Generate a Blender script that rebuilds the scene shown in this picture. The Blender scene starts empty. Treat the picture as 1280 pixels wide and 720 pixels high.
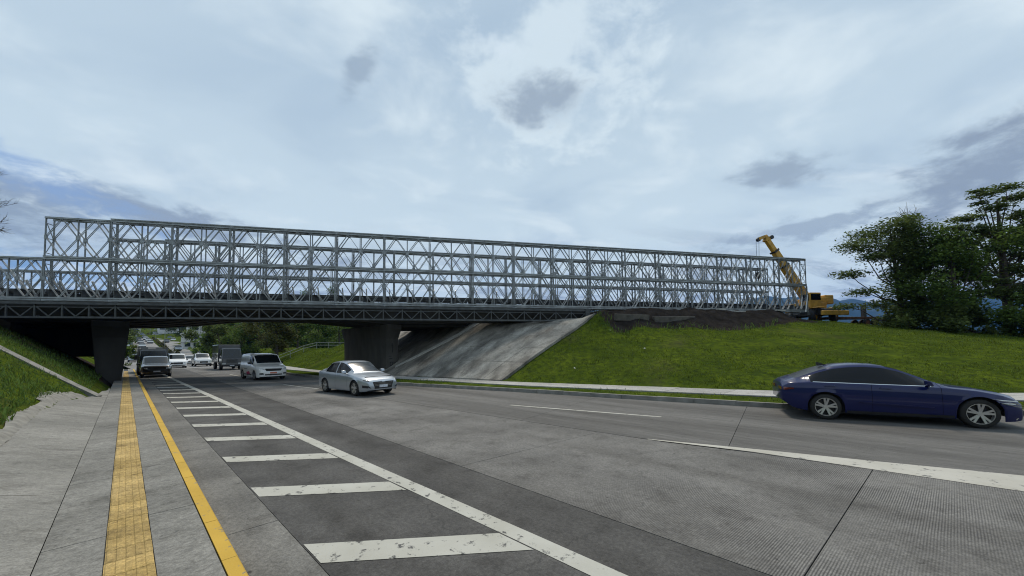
import bpy, bmesh, math, random
import numpy as np
from mathutils import Vector, Matrix
from mathutils.bvhtree import BVHTree
rng = np.random.default_rng(7); random.seed(7)
SC = bpy.context.scene; COL = SC.collection
rad = math.radians

# ------------------------------------------------------------------ camera
CAM_H = 1.9
cam = bpy.data.cameras.new('camera'); cam.sensor_width = 36.0; cam.lens = 36.0*465/1280
cam.shift_y = 55/1280; cam.clip_start = 0.05; cam.clip_end = 20000
co = bpy.data.objects.new('camera', cam); COL.objects.link(co); SC.camera = co
pitch = math.atan((442-0.0117*483-415)/465); roll = math.atan(0.0117)
F = Vector((0, math.cos(pitch), math.sin(pitch))); U0 = Vector((0, -math.sin(pitch), math.cos(pitch))); R0 = Vector((1, 0, 0))
Rv = R0*math.cos(roll)-U0*math.sin(roll); Uv = U0*math.cos(roll)+R0*math.sin(roll)
m = Matrix((Rv, Uv, -F)).transposed().to_4x4(); m.translation = (0, 0, CAM_H); co.matrix_world = m

# ------------------------------------------------------------------ world, sun, exposure
SUN_EL, SUN_AZ = rad(61), rad(-4)          # azimuth from +Y towards +X
wd = bpy.data.worlds.new("World"); SC.world = wd; wd.use_nodes = True
def world():
    nt = wd.node_tree; N = nt.nodes; Lk = nt.links; N.clear()
    def nd(t, **k):
        x = N.new(t)
        for a, b in k.items(): setattr(x, a, b)
        return x
    def mt(op, a, b=None, clamp=False):
        x = nd('ShaderNodeMath', operation=op, use_clamp=clamp)
        for i, v in enumerate((a, b)):
            if v is None: continue
            if isinstance(v, (int, float)): x.inputs[i].default_value = v
            else: Lk.new(v, x.inputs[i])
        return x.outputs[0]
    def mix(f, a, b):
        x = nd('ShaderNodeMix', data_type='RGBA')
        for i, v in ((0, f), (6, a), (7, b)):
            if isinstance(v, (int, float)): x.inputs[i].default_value = v
            elif isinstance(v, tuple): x.inputs[i].default_value = (*v, 1)
            else: Lk.new(v, x.inputs[i])
        return x.outputs[2]
    out = nd('ShaderNodeOutputWorld'); bg = nd('ShaderNodeBackground'); bg.inputs[1].default_value = 0.1
    Lk.new(bg.outputs[0], out.inputs[0])
    sky = nd('ShaderNodeTexSky', sky_type='NISHITA', sun_disc=False, sun_elevation=SUN_EL, sun_rotation=SUN_AZ)
    tc = nd('ShaderNodeTexCoord'); sp = nd('ShaderNodeSeparateXYZ'); Lk.new(tc.outputs['Generated'], sp.inputs[0])
    dz = mt('MAXIMUM', sp.outputs[2], 0.0)
    den = mt('ADD', dz, 0.22)
    cx = mt('DIVIDE', sp.outputs[0], den); cy = mt('DIVIDE', sp.outputs[1], den)
    cb = nd('ShaderNodeCombineXYZ'); Lk.new(cx, cb.inputs[0]); Lk.new(cy, cb.inputs[1])
    def noise(sc, det, off, stretch=(1, 1, 1), dist=0.0, rough=.55):
        mp = nd('ShaderNodeMapping'); mp.inputs['Location'].default_value = off; mp.inputs['Scale'].default_value = stretch
        Lk.new(cb.outputs[0], mp.inputs[0])
        x = nd('ShaderNodeTexNoise'); x.inputs['Scale'].default_value = sc; x.inputs['Detail'].default_value = det
        x.inputs['Roughness'].default_value = rough; x.inputs['Distortion'].default_value = dist
        Lk.new(mp.outputs[0], x.inputs[0]); return x.outputs[0]
    def ramp(v, a, b):
        x = nd('ShaderNodeMapRange', interpolation_type='SMOOTHSTEP'); x.inputs[1].default_value = a; x.inputs[2].default_value = b
        Lk.new(v, x.inputs[0]); return x.outputs[0]
    # overcast veil: pale and bright low down, bluer overhead
    K = 7.45
    def c(r, g, b): return (r*K, g*K, b*K)
    col = mix(ramp(sp.outputs[2], 0.02, 0.75), c(.64, .765, .825), c(.455, .57, .672))
    col = mix(mt('MULTIPLY', ramp(noise(1.1, 4, (3.1, .7, 0), (1, 1.5, 1), .6), .42, .72), .55), col, c(.36, .475, .60))
    col = mix(mt('MULTIPLY', ramp(noise(2.3, 6, (1.4, 5.2, 0), (1, 1.3, 1), .4), .48, .74), .7), col, c(.74, .835, .875))
    # low banks of grey cloud near the horizon
    low = mt('SUBTRACT', 1.0, ramp(sp.outputs[2], .10, .34))
    col = mix(mt('MULTIPLY', mt('MULTIPLY', ramp(noise(1.9, 6, (7.3, 2.2, 0), (.8, 1.6, 1), .5, .6), .47, .62), low), .8), col, c(.245, .30, .375))
    col = mix(mt('MULTIPLY', mt('MULTIPLY', ramp(noise(2.6, 7, (2.6, 9.1, 0), (.8, 1.6, 1), .5, .6), .52, .64), low), .75), col, c(.66, .745, .81))
    wn = noise(7.0, 8, (0, 0, 0), dist=.25, rough=.6)
    def blob(col, d, sx, sz, colr, amt, tilt=0.0, thr=(.25, .75)):
        # a patch of cloud in direction d, half-widths sx (along the sky) and sz (up)
        d = Vector(d).normalized(); ux = Vector((d.y, -d.x, 0)).normalized(); uz = ux.cross(d)
        if tilt: ux, uz = ux*math.cos(tilt)+uz*math.sin(tilt), uz*math.cos(tilt)-ux*math.sin(tilt)
        def dotn(v):
            x = nd('ShaderNodeVectorMath', operation='DOT_PRODUCT'); Lk.new(tc.outputs['Generated'], x.inputs[0]); x.inputs[1].default_value = v; return x.outputs['Value']
        a = mt('DIVIDE', dotn(ux), sx); b = mt('DIVIDE', dotn(uz), sz)
        r2 = mt('ADD', mt('MULTIPLY', a, a), mt('MULTIPLY', b, b))
        g = mt('POWER', 2.718, mt('MULTIPLY', r2, -1.0))
        front = ramp(dotn(d), 0.0, .3)
        e = ramp(mt('ADD', g, mt('MULTIPLY', mt('SUBTRACT', wn, .5), 2.7)), *thr)
        return mix(mt('MULTIPLY', mt('MULTIPLY', mt('MULTIPLY', e, front), amt), ramp(g, .03, .3)), col, colr)
    def dr(x, y): return Rv*((x-640)/465)+Uv*((415-y)/465)+F
    gr = c(.30, .375, .475)
    col = blob(col, dr(690, 92), .22, .17, c(.74, .84, .88), .6, 0, (.2, .9))
    col = blob(col, dr(684, 124), .105, .05, c(.31, .385, .47), .9, 0, (.12, .95))
    col = blob(col, dr(446, 92), .022, .055, c(.31, .395, .49), .8, -.55, (.1, .95))
    col = blob(col, dr(620, 55), .06, .022, c(.66, .76, .84), .4, -.3, (.2, 1.1))
    col = blob(col, dr(980, 212), .085, .028, c(.31, .385, .465), .85, -.15, (.1, .95))
    col = blob(col, dr(1262, 205), .17, .075, c(.27, .335, .415), .95, .45, (.04, 1.05))
    col = blob(col, dr(180, 266), .30, .030, c(.28, .35, .44), .92, -.10, (.05, .95))
    col = blob(col, dr(30, 275), .10, .032, c(.27, .34, .42), .88, 0, (.05, .95))
    col = blob(col, dr(1010, 285), .15, .025, c(.33, .41, .50), .8, .05, (.25, .95))
    # a tear in the veil where the clear sky shows
    clear = mix(.6, sky.outputs[0], c(.14, .28, .56))
    col = blob(col, dr(50, 222), .17, .030, clear, .62, -.33, (.2, 1.1))
    col = blob(col, dr(90, 345), .12, .030, c(.16, .36, .66), .6, 0, (.3, 1.0))
    ground = ramp(sp.outputs[2], -.08, 0.0)
    col = mix(ground, c(.16, .18, .17), col)
    Lk.new(col, bg.inputs[0])
world()
sl = bpy.data.lights.new('sun', 'SUN'); sl.energy = 2.0; sl.angle = rad(12); sl.color = (1, .90, .76)
so = bpy.data.objects.new('sun', sl); COL.objects.link(so); so.location = (0, 0, 60)
sv = Vector((math.sin(SUN_AZ)*math.cos(SUN_EL), math.cos(SUN_AZ)*math.cos(SUN_EL), math.sin(SUN_EL)))
so.rotation_euler = sv.to_track_quat('Z', 'Y').to_euler()
SC.view_settings.view_transform = 'Standard'; SC.view_settings.look = 'None'; SC.view_settings.exposure = 0.57; SC.view_settings.gamma = 1
SC.cycles.filter_width = 1.1; SC.cycles.max_bounces = 5; SC.cycles.volume_bounces = 0; SC.cycles.transparent_max_bounces = 6

# ------------------------------------------------------------------ frames of reference
r2 = np.array([-0.72024, 0.69372]); n2 = np.array([0.69372, 0.72024])      # along the road, across the road
ROT = math.atan2(r2[1], r2[0])                                             # local x = s, local y = -u
P0 = np.array([-26.442, 20.763]); dB = np.array([.97209, .23459]); qB = np.array([-.23459, .97209])
ROTB = math.atan2(dB[1], dB[0]); ZB = 4.99
def W(s, u, z=0.0): p = s*r2+u*n2; return (p[0], p[1], z)
def BW(t, p, z=0.0): q = P0+t*dB+p*qB; return (q[0], q[1], z)

# ------------------------------------------------------------------ materials
MATS = {}
def mat(name, col, rough=.8, metal=0.0, var=0.25, scale=6.0, bump=0.0, bscale=60.0, coat=0.0, spec=.5, col2=None, emit=None, det=5, island=0.0, stretch=None, transl=0.0):
    if name in MATS: return MATS[name]
    M = bpy.data.materials.new(name); M.use_nodes = True; nt = M.node_tree; N = nt.nodes; L = nt.links
    b = N['Principled BSDF']; b.inputs['Roughness'].default_value = rough; b.inputs['Metallic'].default_value = metal
    b.inputs['Specular IOR Level'].default_value = spec; b.inputs['Coat Weight'].default_value = coat; b.inputs['Coat Roughness'].default_value = .06
    tc = N.new('ShaderNodeTexCoord'); src = tc.outputs['Object']
    if stretch:
        mp = N.new('ShaderNodeMapping'); mp.inputs['Scale'].default_value = stretch; L.new(src, mp.inputs[0]); src = mp.outputs[0]
    nz = N.new('ShaderNodeTexNoise'); nz.inputs['Scale'].default_value = scale; nz.inputs['Detail'].default_value = det; L.new(src, nz.inputs[0])
    mr = N.new('ShaderNodeMapRange'); mr.inputs[1].default_value = .3; mr.inputs[2].default_value = .7; L.new(nz.outputs[0], mr.inputs[0])
    mx = N.new('ShaderNodeMix'); mx.data_type = 'RGBA'; L.new(mr.outputs[0], mx.inputs[0])
    c2 = col2 or tuple(min(1, c*(1+var)) for c in col)
    mx.inputs[6].default_value = (*[c*(1-var) if not col2 else c for c in col], 1); mx.inputs[7].default_value = (*c2, 1)
    outc = mx.outputs[2]
    if island:
        g = N.new('ShaderNodeNewGeometry'); m2 = N.new('ShaderNodeMapRange'); m2.inputs[3].default_value = 1-island; m2.inputs[4].default_value = 1+island
        L.new(g.outputs['Random Per Island'], m2.inputs[0])
        vm = N.new('ShaderNodeVectorMath'); vm.operation = 'SCALE'; L.new(outc, vm.inputs[0]); L.new(m2.outputs[0], vm.inputs['Scale']); outc = vm.outputs[0]
    L.new(outc, b.inputs['Base Color'])
    if bump:
        n3 = N.new('ShaderNodeTexNoise'); n3.inputs['Scale'].default_value = bscale; n3.inputs['Detail'].default_value = 4; L.new(src, n3.inputs[0])
        bp = N.new('ShaderNodeBump'); bp.inputs['Strength'].default_value = bump; bp.inputs['Distance'].default_value = .02
        L.new(n3.outputs[0], bp.inputs['Height']); L.new(bp.outputs[0], b.inputs['Normal'])
    if transl:
        t = N.new('ShaderNodeBsdfTranslucent'); L.new(outc, t.inputs[0]); ms = N.new('ShaderNodeMixShader'); ms.inputs[0].default_value = transl
        L.new(b.outputs[0], ms.inputs[1]); L.new(t.outputs[0], ms.inputs[2]); L.new(ms.outputs[0], N['Material Output'].inputs[0])
    if emit: b.inputs['Emission Color'].default_value = (*emit, 1); b.inputs['Emission Strength'].default_value = 1
    MATS[name] = M; return M

def worn(name, a, b_, spots, sc=1.3, rough=.88, spec=.3, tine=False, streak=None, cracks=0.0, paint=None, pscale=7.0, panelvar=0.0, tracks=False):
    """paving: two broad tones, fine grain, small dark spots, optional tining grooves, cracks, worn paint"""
    M = bpy.data.materials.new(name); M.use_nodes = True; nt = M.node_tree; N = nt.nodes; L = nt.links
    b = N['Principled BSDF']; b.inputs['Roughness'].default_value = rough; b.inputs['Specular IOR Level'].default_value = spec
    g = N.new('ShaderNodeNewGeometry'); rt = N.new('ShaderNodeVectorRotate'); rt.rotation_type = 'Z_AXIS'; rt.inputs['Angle'].default_value = -ROT
    L.new(g.outputs['Position'], rt.inputs[0]); src = rt.outputs[0]
    def noise(s, d=5, st=(1, 1, 1), rg=.55):
        mp = N.new('ShaderNodeMapping'); mp.inputs['Scale'].default_value = st; L.new(src, mp.inputs[0])
        x = N.new('ShaderNodeTexNoise'); x.inputs['Scale'].default_value = s; x.inputs['Detail'].default_value = d; x.inputs['Roughness'].default_value = rg
        L.new(mp.outputs[0], x.inputs[0]); return x.outputs[0]
    def rmp(v, lo, hi, to=(0, 1)):
        x = N.new('ShaderNodeMapRange'); x.inputs[1].default_value = lo; x.inputs[2].default_value = hi; x.inputs[3].default_value, x.inputs[4].default_value = to
        L.new(v, x.inputs[0]); return x.outputs[0]
    def mixc(f, c1, c2, mode='MIX'):
        x = N.new('ShaderNodeMix'); x.data_type = 'RGBA'; x.blend_type = mode
        for i, v in ((0, f), (6, c1), (7, c2)):
            if isinstance(v, (int, float)): x.inputs[i].default_value = v
            elif isinstance(v, tuple): x.inputs[i].default_value = (*v, 1)
            else: L.new(v, x.inputs[i])
        return x.outputs[2]
    col = mixc(rmp(noise(sc*.35, 6, streak or (1, 1, 1)), .35, .65), a, b_)
    col = mixc(rmp(noise(sc*4, 6, streak or (1, 1, 1), .65), .35, .7), col, mixc(1.0, col, (.80, .80, .81), 'MULTIPLY'))
    col = mixc(rmp(noise(70, 4, (1, 1, 1), .7), .32, .68), mixc(1.0, col, (.72, .72, .72), 'MULTIPLY'), mixc(1.0, col, (1.24, 1.24, 1.24), 'MULTIPLY'))
    col = mixc(rmp(noise(2.2, 7, streak or (1, 1, 1), .72), .52, .66, (0, .7)), col, mixc(1.0, col, (.58, .57, .56), 'MULTIPLY'))
    if tracks: col = mixc(rmp(noise(1.0, 4, (.05, 1.1, 1), .5), .46, .64, (0, .75)), col, mixc(1.0, col, (.66, .65, .64), 'MULTIPLY'))
    col = mixc(rmp(noise(24, 5, streak or (1, 1, 1), .7), .36, .64), mixc(1.0, col, (.74, .74, .74), 'MULTIPLY'), mixc(1.0, col, (1.22, 1.22, 1.22), 'MULTIPLY'))
    h = noise(140, 3)
    if spots:
        col = mixc(rmp(noise(5.5, 3), .685, .74, (0, spots)), col, (.025, .024, .022))
        col = mixc(rmp(noise(17, 2), .715, .75, (0, spots*.8)), col, (.03, .03, .03))
    if panelvar:
        rr = N.new('ShaderNodeObjectInfo'); col = mixc(1.0, col, mixc(rr.outputs['Random'], (1-panelvar,)*3, (1+panelvar,)*3), 'MULTIPLY')
    if cracks:
        v = N.new('ShaderNodeTexVoronoi'); v.feature = 'DISTANCE_TO_EDGE'; v.inputs['Scale'].default_value = .26
        ad = N.new('ShaderNodeVectorMath'); ad.operation = 'ADD'; n0 = N.new('ShaderNodeTexNoise'); n0.inputs['Scale'].default_value = 2.6; n0.inputs['Detail'].default_value = 6
        n0.inputs['Roughness'].default_value = .62
        L.new(src, n0.inputs[0]); sc0 = N.new('ShaderNodeVectorMath'); sc0.operation = 'SCALE'; sc0.inputs['Scale'].default_value = .45; L.new(n0.outputs['Color'], sc0.inputs[0]); L.new(src, ad.inputs[0]); L.new(sc0.outputs[0], ad.inputs[1]); L.new(ad.outputs[0], v.inputs[0])
        col = mixc(rmp(v.outputs['Distance'], .0, .0035, (cracks, 0)), col, (.03, .03, .03))
    if tine:
        sx = N.new('ShaderNodeSeparateXYZ'); L.new(src, sx.inputs[0])
        def mth(op, a_, c_):
            x = N.new('ShaderNodeMath'); x.operation = op
            for i, v in enumerate((a_, c_)):
                if isinstance(v, (int, float)): x.inputs[i].default_value = v
                else: L.new(v, x.inputs[i])
            return x.outputs[0]
        w_ = mth('ADD', mth('MULTIPLY', mth('SUBTRACT', sx.outputs[0], mth('MULTIPLY', sx.outputs[1], .105)), 2*math.pi*47), mth('MULTIPLY', noise(1.6, 2), 4.0))
        w = N.new('ShaderNodeMath'); w.operation = 'SINE'; L.new(w_, w.inputs[0])
        worn_ = rmp(noise(.5, 5), .36, .60, (.12, 1))
        f = N.new('ShaderNodeMath'); f.operation = 'MULTIPLY'; L.new(rmp(w.outputs[0], -.35, .5, (0, 1)), f.inputs[0]); L.new(worn_, f.inputs[1])
        col = mixc(f.outputs[0], col, mixc(1.0, col, (.42, .42, .43), 'MULTIPLY'))
    if paint:
        k = mixc(rmp(noise(pscale, 7, (1, 1, 1), .7), paint[1], paint[1]+.06), paint[0], col)
        col = mixc(rmp(noise(1.1, 5), .35, .7), k, mixc(1.0, k, (.80, .79, .76), 'MULTIPLY'))
    L.new(col, b.inputs['Base Color'])
    bp = N.new('ShaderNodeBump'); bp.inputs['Strength'].default_value = .35; bp.inputs['Distance'].default_value = .006
    L.new(h, bp.inputs['Height']); L.new(bp.outputs[0], b.inputs['Normal'])
    MATS[name] = M; return M

def leafmat(name, c1, c2, isl=.45):
    return mat(name, c1, rough=.7, spec=.15, col2=c2, scale=.9, island=isl, transl=.4)
def paint(name, c, metal=.0, rough=.28): return mat(name, c, rough=rough, metal=metal, var=.03, coat=1.0, scale=2)

M_concrete = worn('road_concrete', (.140, .136, .128), (.222, .217, .205), .85, tine=True, cracks=.35, panelvar=.06, tracks=True)
M_concrete2 = worn('road_concrete_smooth', (.098, .095, .090), (.166, .162, .154), .6, sc=1.5, streak=(.12, 1.2, 1), panelvar=.07, cracks=.3, tracks=True)
M_asphalt = worn('asphalt', (.058, .057, .055), (.100, .098, .094), .9, sc=2.6, cracks=.6, tracks=True)
M_gutter = worn('gutter_concrete', (.12, .117, .109), (.20, .195, .18), .8, sc=1.8, tracks=True)
M_walk = worn('sidewalk_concrete', (.165, .162, .148), (.245, .240, .220), .5, sc=1.8, streak=(1.25, .85, 1), panelvar=.06)
M_apron = worn('apron_concrete', (.185, .182, .166), (.28, .274, .250), .35, sc=1.5, streak=(1.35, .8, 1), panelvar=.05)
M_seal = mat('joint_sealant', (.03, .03, .03), .9)
M_white = worn('road_paint_white', (.10, .10, .10), (.12, .12, .12), .55, paint=((.43, .428, .39), .57))
M_white_old = worn('road_paint_old', (.16, .16, .155), (.2, .2, .195), .5, paint=((.44, .43, .39), .57), pscale=5)
M_yellow = worn('kerb_paint_yellow', (.2, .19, .16), (.24, .23, .2), .4, paint=((.52, .335, .055), .60), pscale=9)
M_tile = worn('tactile_tile', (.35, .245, .085), (.48, .345, .14), .7, sc=3.5, panelvar=.2)
M_pave = worn('slope_paving_concrete', (.135, .126, .110), (.40, .38, .335), .45, sc=2.2, streak=(1.3, .6, .6), panelvar=.10)
M_pale_conc = mat('pale_concrete', (.40, .39, .36), .9, var=.2, scale=5, bump=.3)  # planks, loose slabs and the slope's painted sunlight strip
M_lump = mat('mortar', (.20, .195, .175), .95, var=.25, scale=4, bump=.6, bscale=25)
M_kerb = mat('kerb_concrete', (.20, .195, .18), .92, var=.3, scale=3, bump=.4)
M_path = worn('path_concrete', (.30, .295, .28), (.40, .395, .375), .4, sc=.8, panelvar=.08)
M_steel = mat('galvanised_steel', (.245, .262, .274), .48, .45, var=.35, scale=2.2, island=.28)
M_steel_pale_lit = mat('galvanised_steel_pale_lit', (.50, .52, .53), .5, .2, var=.15, scale=3.0)  # paler steel: light from above on the rakers, put into the colour
M_steel_dk = mat('weathered_steel', (.075, .080, .083), .6, .35, var=.35, scale=4)
M_deck = mat('steel_deck', (.06, .064, .068), .7, .2, var=.3)
M_oldconc_shaded = mat('old_concrete_shaded', (.034, .033, .031), .92, var=.4, scale=1.1, bump=.4, bscale=14, stretch=(1, 1, .35))  # albedo lowered so the deep shade under the bridge is in the colour
M_pier_lit = mat('pier_concrete_lit', (.075, .072, .066), .92, var=.3, scale=1.4, bump=.4, bscale=14, stretch=(1, 1, .4))  # paler copy: daylight on the right pier's face put into the colour
M_black = mat('black_plastic', (.012, .012, .013), .55)
M_seam = mat('panel_gap', (.004, .004, .004), 1.0, spec=0.0)
M_tyre = mat('tyre_rubber', (.018, .018, .018), .85)
M_rim = mat('alloy_rim', (.55, .56, .57), .3, .8, var=.05)
M_glass = mat('car_glass', (.012, .016, .018), .14, var=.05, spec=.6)
M_tint = mat('tinted_glass', (.005, .006, .008), .10, var=.05, spec=.28)
M_lamp = mat('lamp_glass', (.55, .57, .58), .12, .2, var=.1, coat=1)
M_red = mat('tail_lamp_glass', (.12, .010, .010), .15, coat=1)
M_chrome = mat('chrome', (.7, .71, .72), .15, 1.0, var=.02)
M_plate = mat('number_plate', (.55, .58, .64), .5, var=.2, scale=30)
M_yel = mat('crane_yellow', (.43, .235, .025), .5, var=.28, scale=2.5, island=.1)
M_bark = mat('bark', (.055, .045, .036), .95, var=.4, scale=5, bump=.6, bscale=20)
M_barkp = mat('pale_bark', (.22, .20, .17), .95, var=.3, scale=5)

# ------------------------------------------------------------------ mesh helpers
class MB:
    def __init__(s): s.v = []; s.f = []; s.m = []
    def add(s, vs, fs, mi=0):
        o = len(s.v); s.v += [tuple(p) for p in vs]; s.f += [tuple(o+i for i in f) for f in fs]; s.m += [mi]*len(fs); return s
    def box(s, x0, x1, y0, y1, z0, z1, mi=0):
        return s.add([(x0,y0,z0),(x1,y0,z0),(x1,y1,z0),(x0,y1,z0),(x0,y0,z1),(x1,y0,z1),(x1,y1,z1),(x0,y1,z1)],
                     [(3,2,1,0),(4,5,6,7),(0,1,5,4),(1,2,6,5),(2,3,7,6),(3,0,4,7)], mi)
    def hexa(s, b, t, mi=0):       # four bottom points, four top points
        return s.add(list(b)+list(t), [(3,2,1,0),(4,5,6,7),(0,1,5,4),(1,2,6,5),(2,3,7,6),(3,0,4,7)], mi)
    def bar(s, a, b, w, h, up=(0,0,1), mi=0):
        a = Vector(a); b = Vector(b); d = (b-a).normalized(); up = Vector(up)
        if abs(d.dot(up)) > .98: up = Vector((0,1,0)) if abs(d.y) < .9 else Vector((1,0,0))
        x = d.cross(up).normalized()*w/2; y = x.cross(d).normalized()*h/2
        return s.hexa([a-x-y, a+x-y, a+x+y, a-x+y], [b-x-y, b+x-y, b+x+y, b-x+y], mi)
    def tube(s, pts, rs, n=7, cap=True, mi=0):
        pts = [Vector(p) for p in pts]; rs = rs if hasattr(rs, '__len__') else [rs]*len(pts); o = len(s.v); ref = Vector((.31,.17,.93))
        for i, p in enumerate(pts):
            d = (pts[min(i+1, len(pts)-1)]-pts[max(i-1, 0)]).normalized()
            if abs(d.dot(ref)) > .95: ref = Vector((1, .2, .1))
            x = d.cross(ref).normalized(); y = d.cross(x)
            for k in range(n):
                a = 2*math.pi*k/n; s.v.append(tuple(p+(x*math.cos(a)+y*math.sin(a))*rs[i]))
        for i in range(len(pts)-1):
            for k in range(n):
                s.f.append((o+i*n+k, o+i*n+(k+1)%n, o+(i+1)*n+(k+1)%n, o+(i+1)*n+k)); s.m.append(mi)
        if cap:
            s.f.append(tuple(o+k for k in range(n))[::-1]); s.f.append(tuple(o+(len(pts)-1)*n+k for k in range(n))); s.m += [mi, mi]
        return s
    def lathe_y(s, prof, n=24, mi=0):   # profile of (radius, y) round the y axis
        o = len(s.v)
        for (rr, y) in prof:
            for k in range(n): a = 2*math.pi*k/n; s.v.append((rr*math.cos(a), y, rr*math.sin(a)))
        for i in range(len(prof)-1):
            for k in range(n):
                s.f.append((o+i*n+k, o+i*n+(k+1)%n, o+(i+1)*n+(k+1)%n, o+(i+1)*n+k)); s.m.append(mi)
        return s
    def mesh(s, name, mats, smooth=False):
        me = bpy.data.meshes.new(name); me.from_pydata(s.v, [], s.f)
        for mm in (mats if isinstance(mats, (list, tuple)) else [mats]): me.materials.append(mm)
        me.polygons.foreach_set('material_index', s.m)
        if smooth: me.polygons.foreach_set('use_smooth', [True]*len(s.f))
        me.update(); return me
    def build(s, name, mats, parent=None, smooth=False, loc=None, rot=None):
        return link(name, s.mesh(name, mats, smooth), parent, loc, rot)
def link(name, me, parent=None, loc=None, rot=None):
    o = bpy.data.objects.new(name, me); COL.objects.link(o)
    if parent: o.parent = parent
    if loc is not None: o.location = loc
    if rot is not None: o.rotation_euler = (0, 0, rot) if isinstance(rot, (int, float)) else rot
    return o
def fix(me):
    bm = bmesh.new(); bm.from_mesh(me); bmesh.ops.recalc_face_normals(bm, faces=bm.faces); bm.to_mesh(me); bm.free()
def npmesh(name, V, Fq, mt, smooth=False):
    me = bpy.data.meshes.new(name); nv, nf = len(V), len(Fq); k = Fq.shape[1]
    me.vertices.add(nv); me.vertices.foreach_set('co', np.asarray(V, np.float32).ravel())
    me.loops.add(nf*k); me.loops.foreach_set('vertex_index', np.asarray(Fq, np.int32).ravel())
    me.polygons.add(nf); me.polygons.foreach_set('loop_start', np.arange(0, nf*k, k, dtype=np.int32))
    if smooth: me.polygons.foreach_set('use_smooth', np.ones(nf, bool))
    me.materials.append(mt); me.update(calc_edges=True); me.validate(); return me
def tag(o, label=None, cat=None, group=None, kind=None):
    if label: o['label'] = label
    if cat: o['category'] = cat
    if group: o['group'] = group
    if kind: o['kind'] = kind
    return o
def thing(name, label, cat, loc=(0,0,0), rot=0, group=None):
    o = link(name, None, None, loc, rot); return tag(o, label, cat, group)
def struct(o, label, cat): return tag(o, label, cat, None, 'structure')
def bevel(o, w=.02, seg=2):
    bm = bmesh.new(); bm.from_mesh(o.data); bmesh.ops.remove_doubles(bm, verts=bm.verts, dist=1e-5)
    bmesh.ops.bevel(bm, geom=[e for e in bm.edges if len(e.link_faces) == 2 and e.calc_face_angle() > .5], offset=w, segments=seg, affect='EDGES', profile=.6)
    bm.to_mesh(o.data); bm.free(); return o
def sstep(a, b, x): t = np.clip((x-a)/(b-a), 0, 1); return t*t*(3-2*t)
def vnoise(x, y, sc, seed=0):
    x = x/sc; y = y/sc; xi = np.floor(x).astype(np.int64); yi = np.floor(y).astype(np.int64); xf = x-xi; yf = y-yi
    def h(i, j):
        a = (i*374761393+j*668265263+seed*974711) & 0xffffffff; a = ((a ^ (a >> 13))*1274126177) & 0xffffffff; return ((a ^ (a >> 16)) & 0xffff)/65535.
    u = xf*xf*(3-2*xf); v = yf*yf*(3-2*yf)
    return (h(xi,yi)*(1-u)+h(xi+1,yi)*u)*(1-v)+(h(xi,yi+1)*(1-u)+h(xi+1,yi+1)*u)*v-.5

# ------------------------------------------------------------------ terrain height
FAR_KERB = [(-60, 62), (-25, 36), (-9, 20.8), (-2.8, 16.3), (1.97, 13.9), (6.65, 12.95), (11.75, 12.0), (18.4, 10.4), (26, 9.6), (34, 9.4), (60, 9.6), (75, 16), (120, 16), (2000, 16)]
PATH_F = [(-60, 66), (-25, 40), (-9, 24.0), (-3.4, 19.2), (2.2, 15.8), (12.75, 13.2), (21.3, 11.95), (30, 11.4), (40, 11.2), (60, 11.2)]
PATH_B = [(-60, 70), (-25, 43.5), (-9, 26.8), (-3.4, 21.6), (2.5, 17.7), (14, 14.5), (23.3, 13.1), (30, 12.7), (40, 12.6), (50, 13.6), (60, 14.2), (75, 17), (120, 17), (2000, 17)]
def curve(pl): a = np.array(sorted(pl)); return lambda s: np.interp(s, a[:, 0], a[:, 1])
kerbU, pfU, pbU = curve(FAR_KERB), curve(PATH_F), curve(PATH_B)
apronU = curve([(-30, -1.42), (8, -1.42), (11, -1.46), (15, -1.55), (19, -1.46), (22, -.82), (28, -.52), (400, -.52)])
UJ = -.48
CREST = np.array([(-1500, 1480, 2.3), (-60, 86, 2.3), (-24.5, 50.5, 2.3), (-17.5, 43.6, 3.3), (-9.4, 35.9, 4.0), (-2.2, 28.98, 4.0), (5.87, 27.5, 4.1), (12.7, 29.2, 4.15), (24.3, 32.0, 4.15), (30, 33, 3.8), (36, 32.3, 3.2), (45, 30, 2.4), (62, 27, 2.1), (130, 10, 2.0)])
def hill(s):
    a = np.where(s < 75, 0, np.where(s < 155, .065*(s-75)**2/160, .065*(s-115)))
    return np.minimum(a, 95)
def inpave(s, u, m_=.12): return (s > 14.2+m_) & (s < 35.2) & (u > pbU(s)+m_) & (u < np.interp(s, [13, 14.85, 21.7, 30, 40], [24.8, 24.3, 20.4, 19.9, 19.9])-m_)
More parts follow.
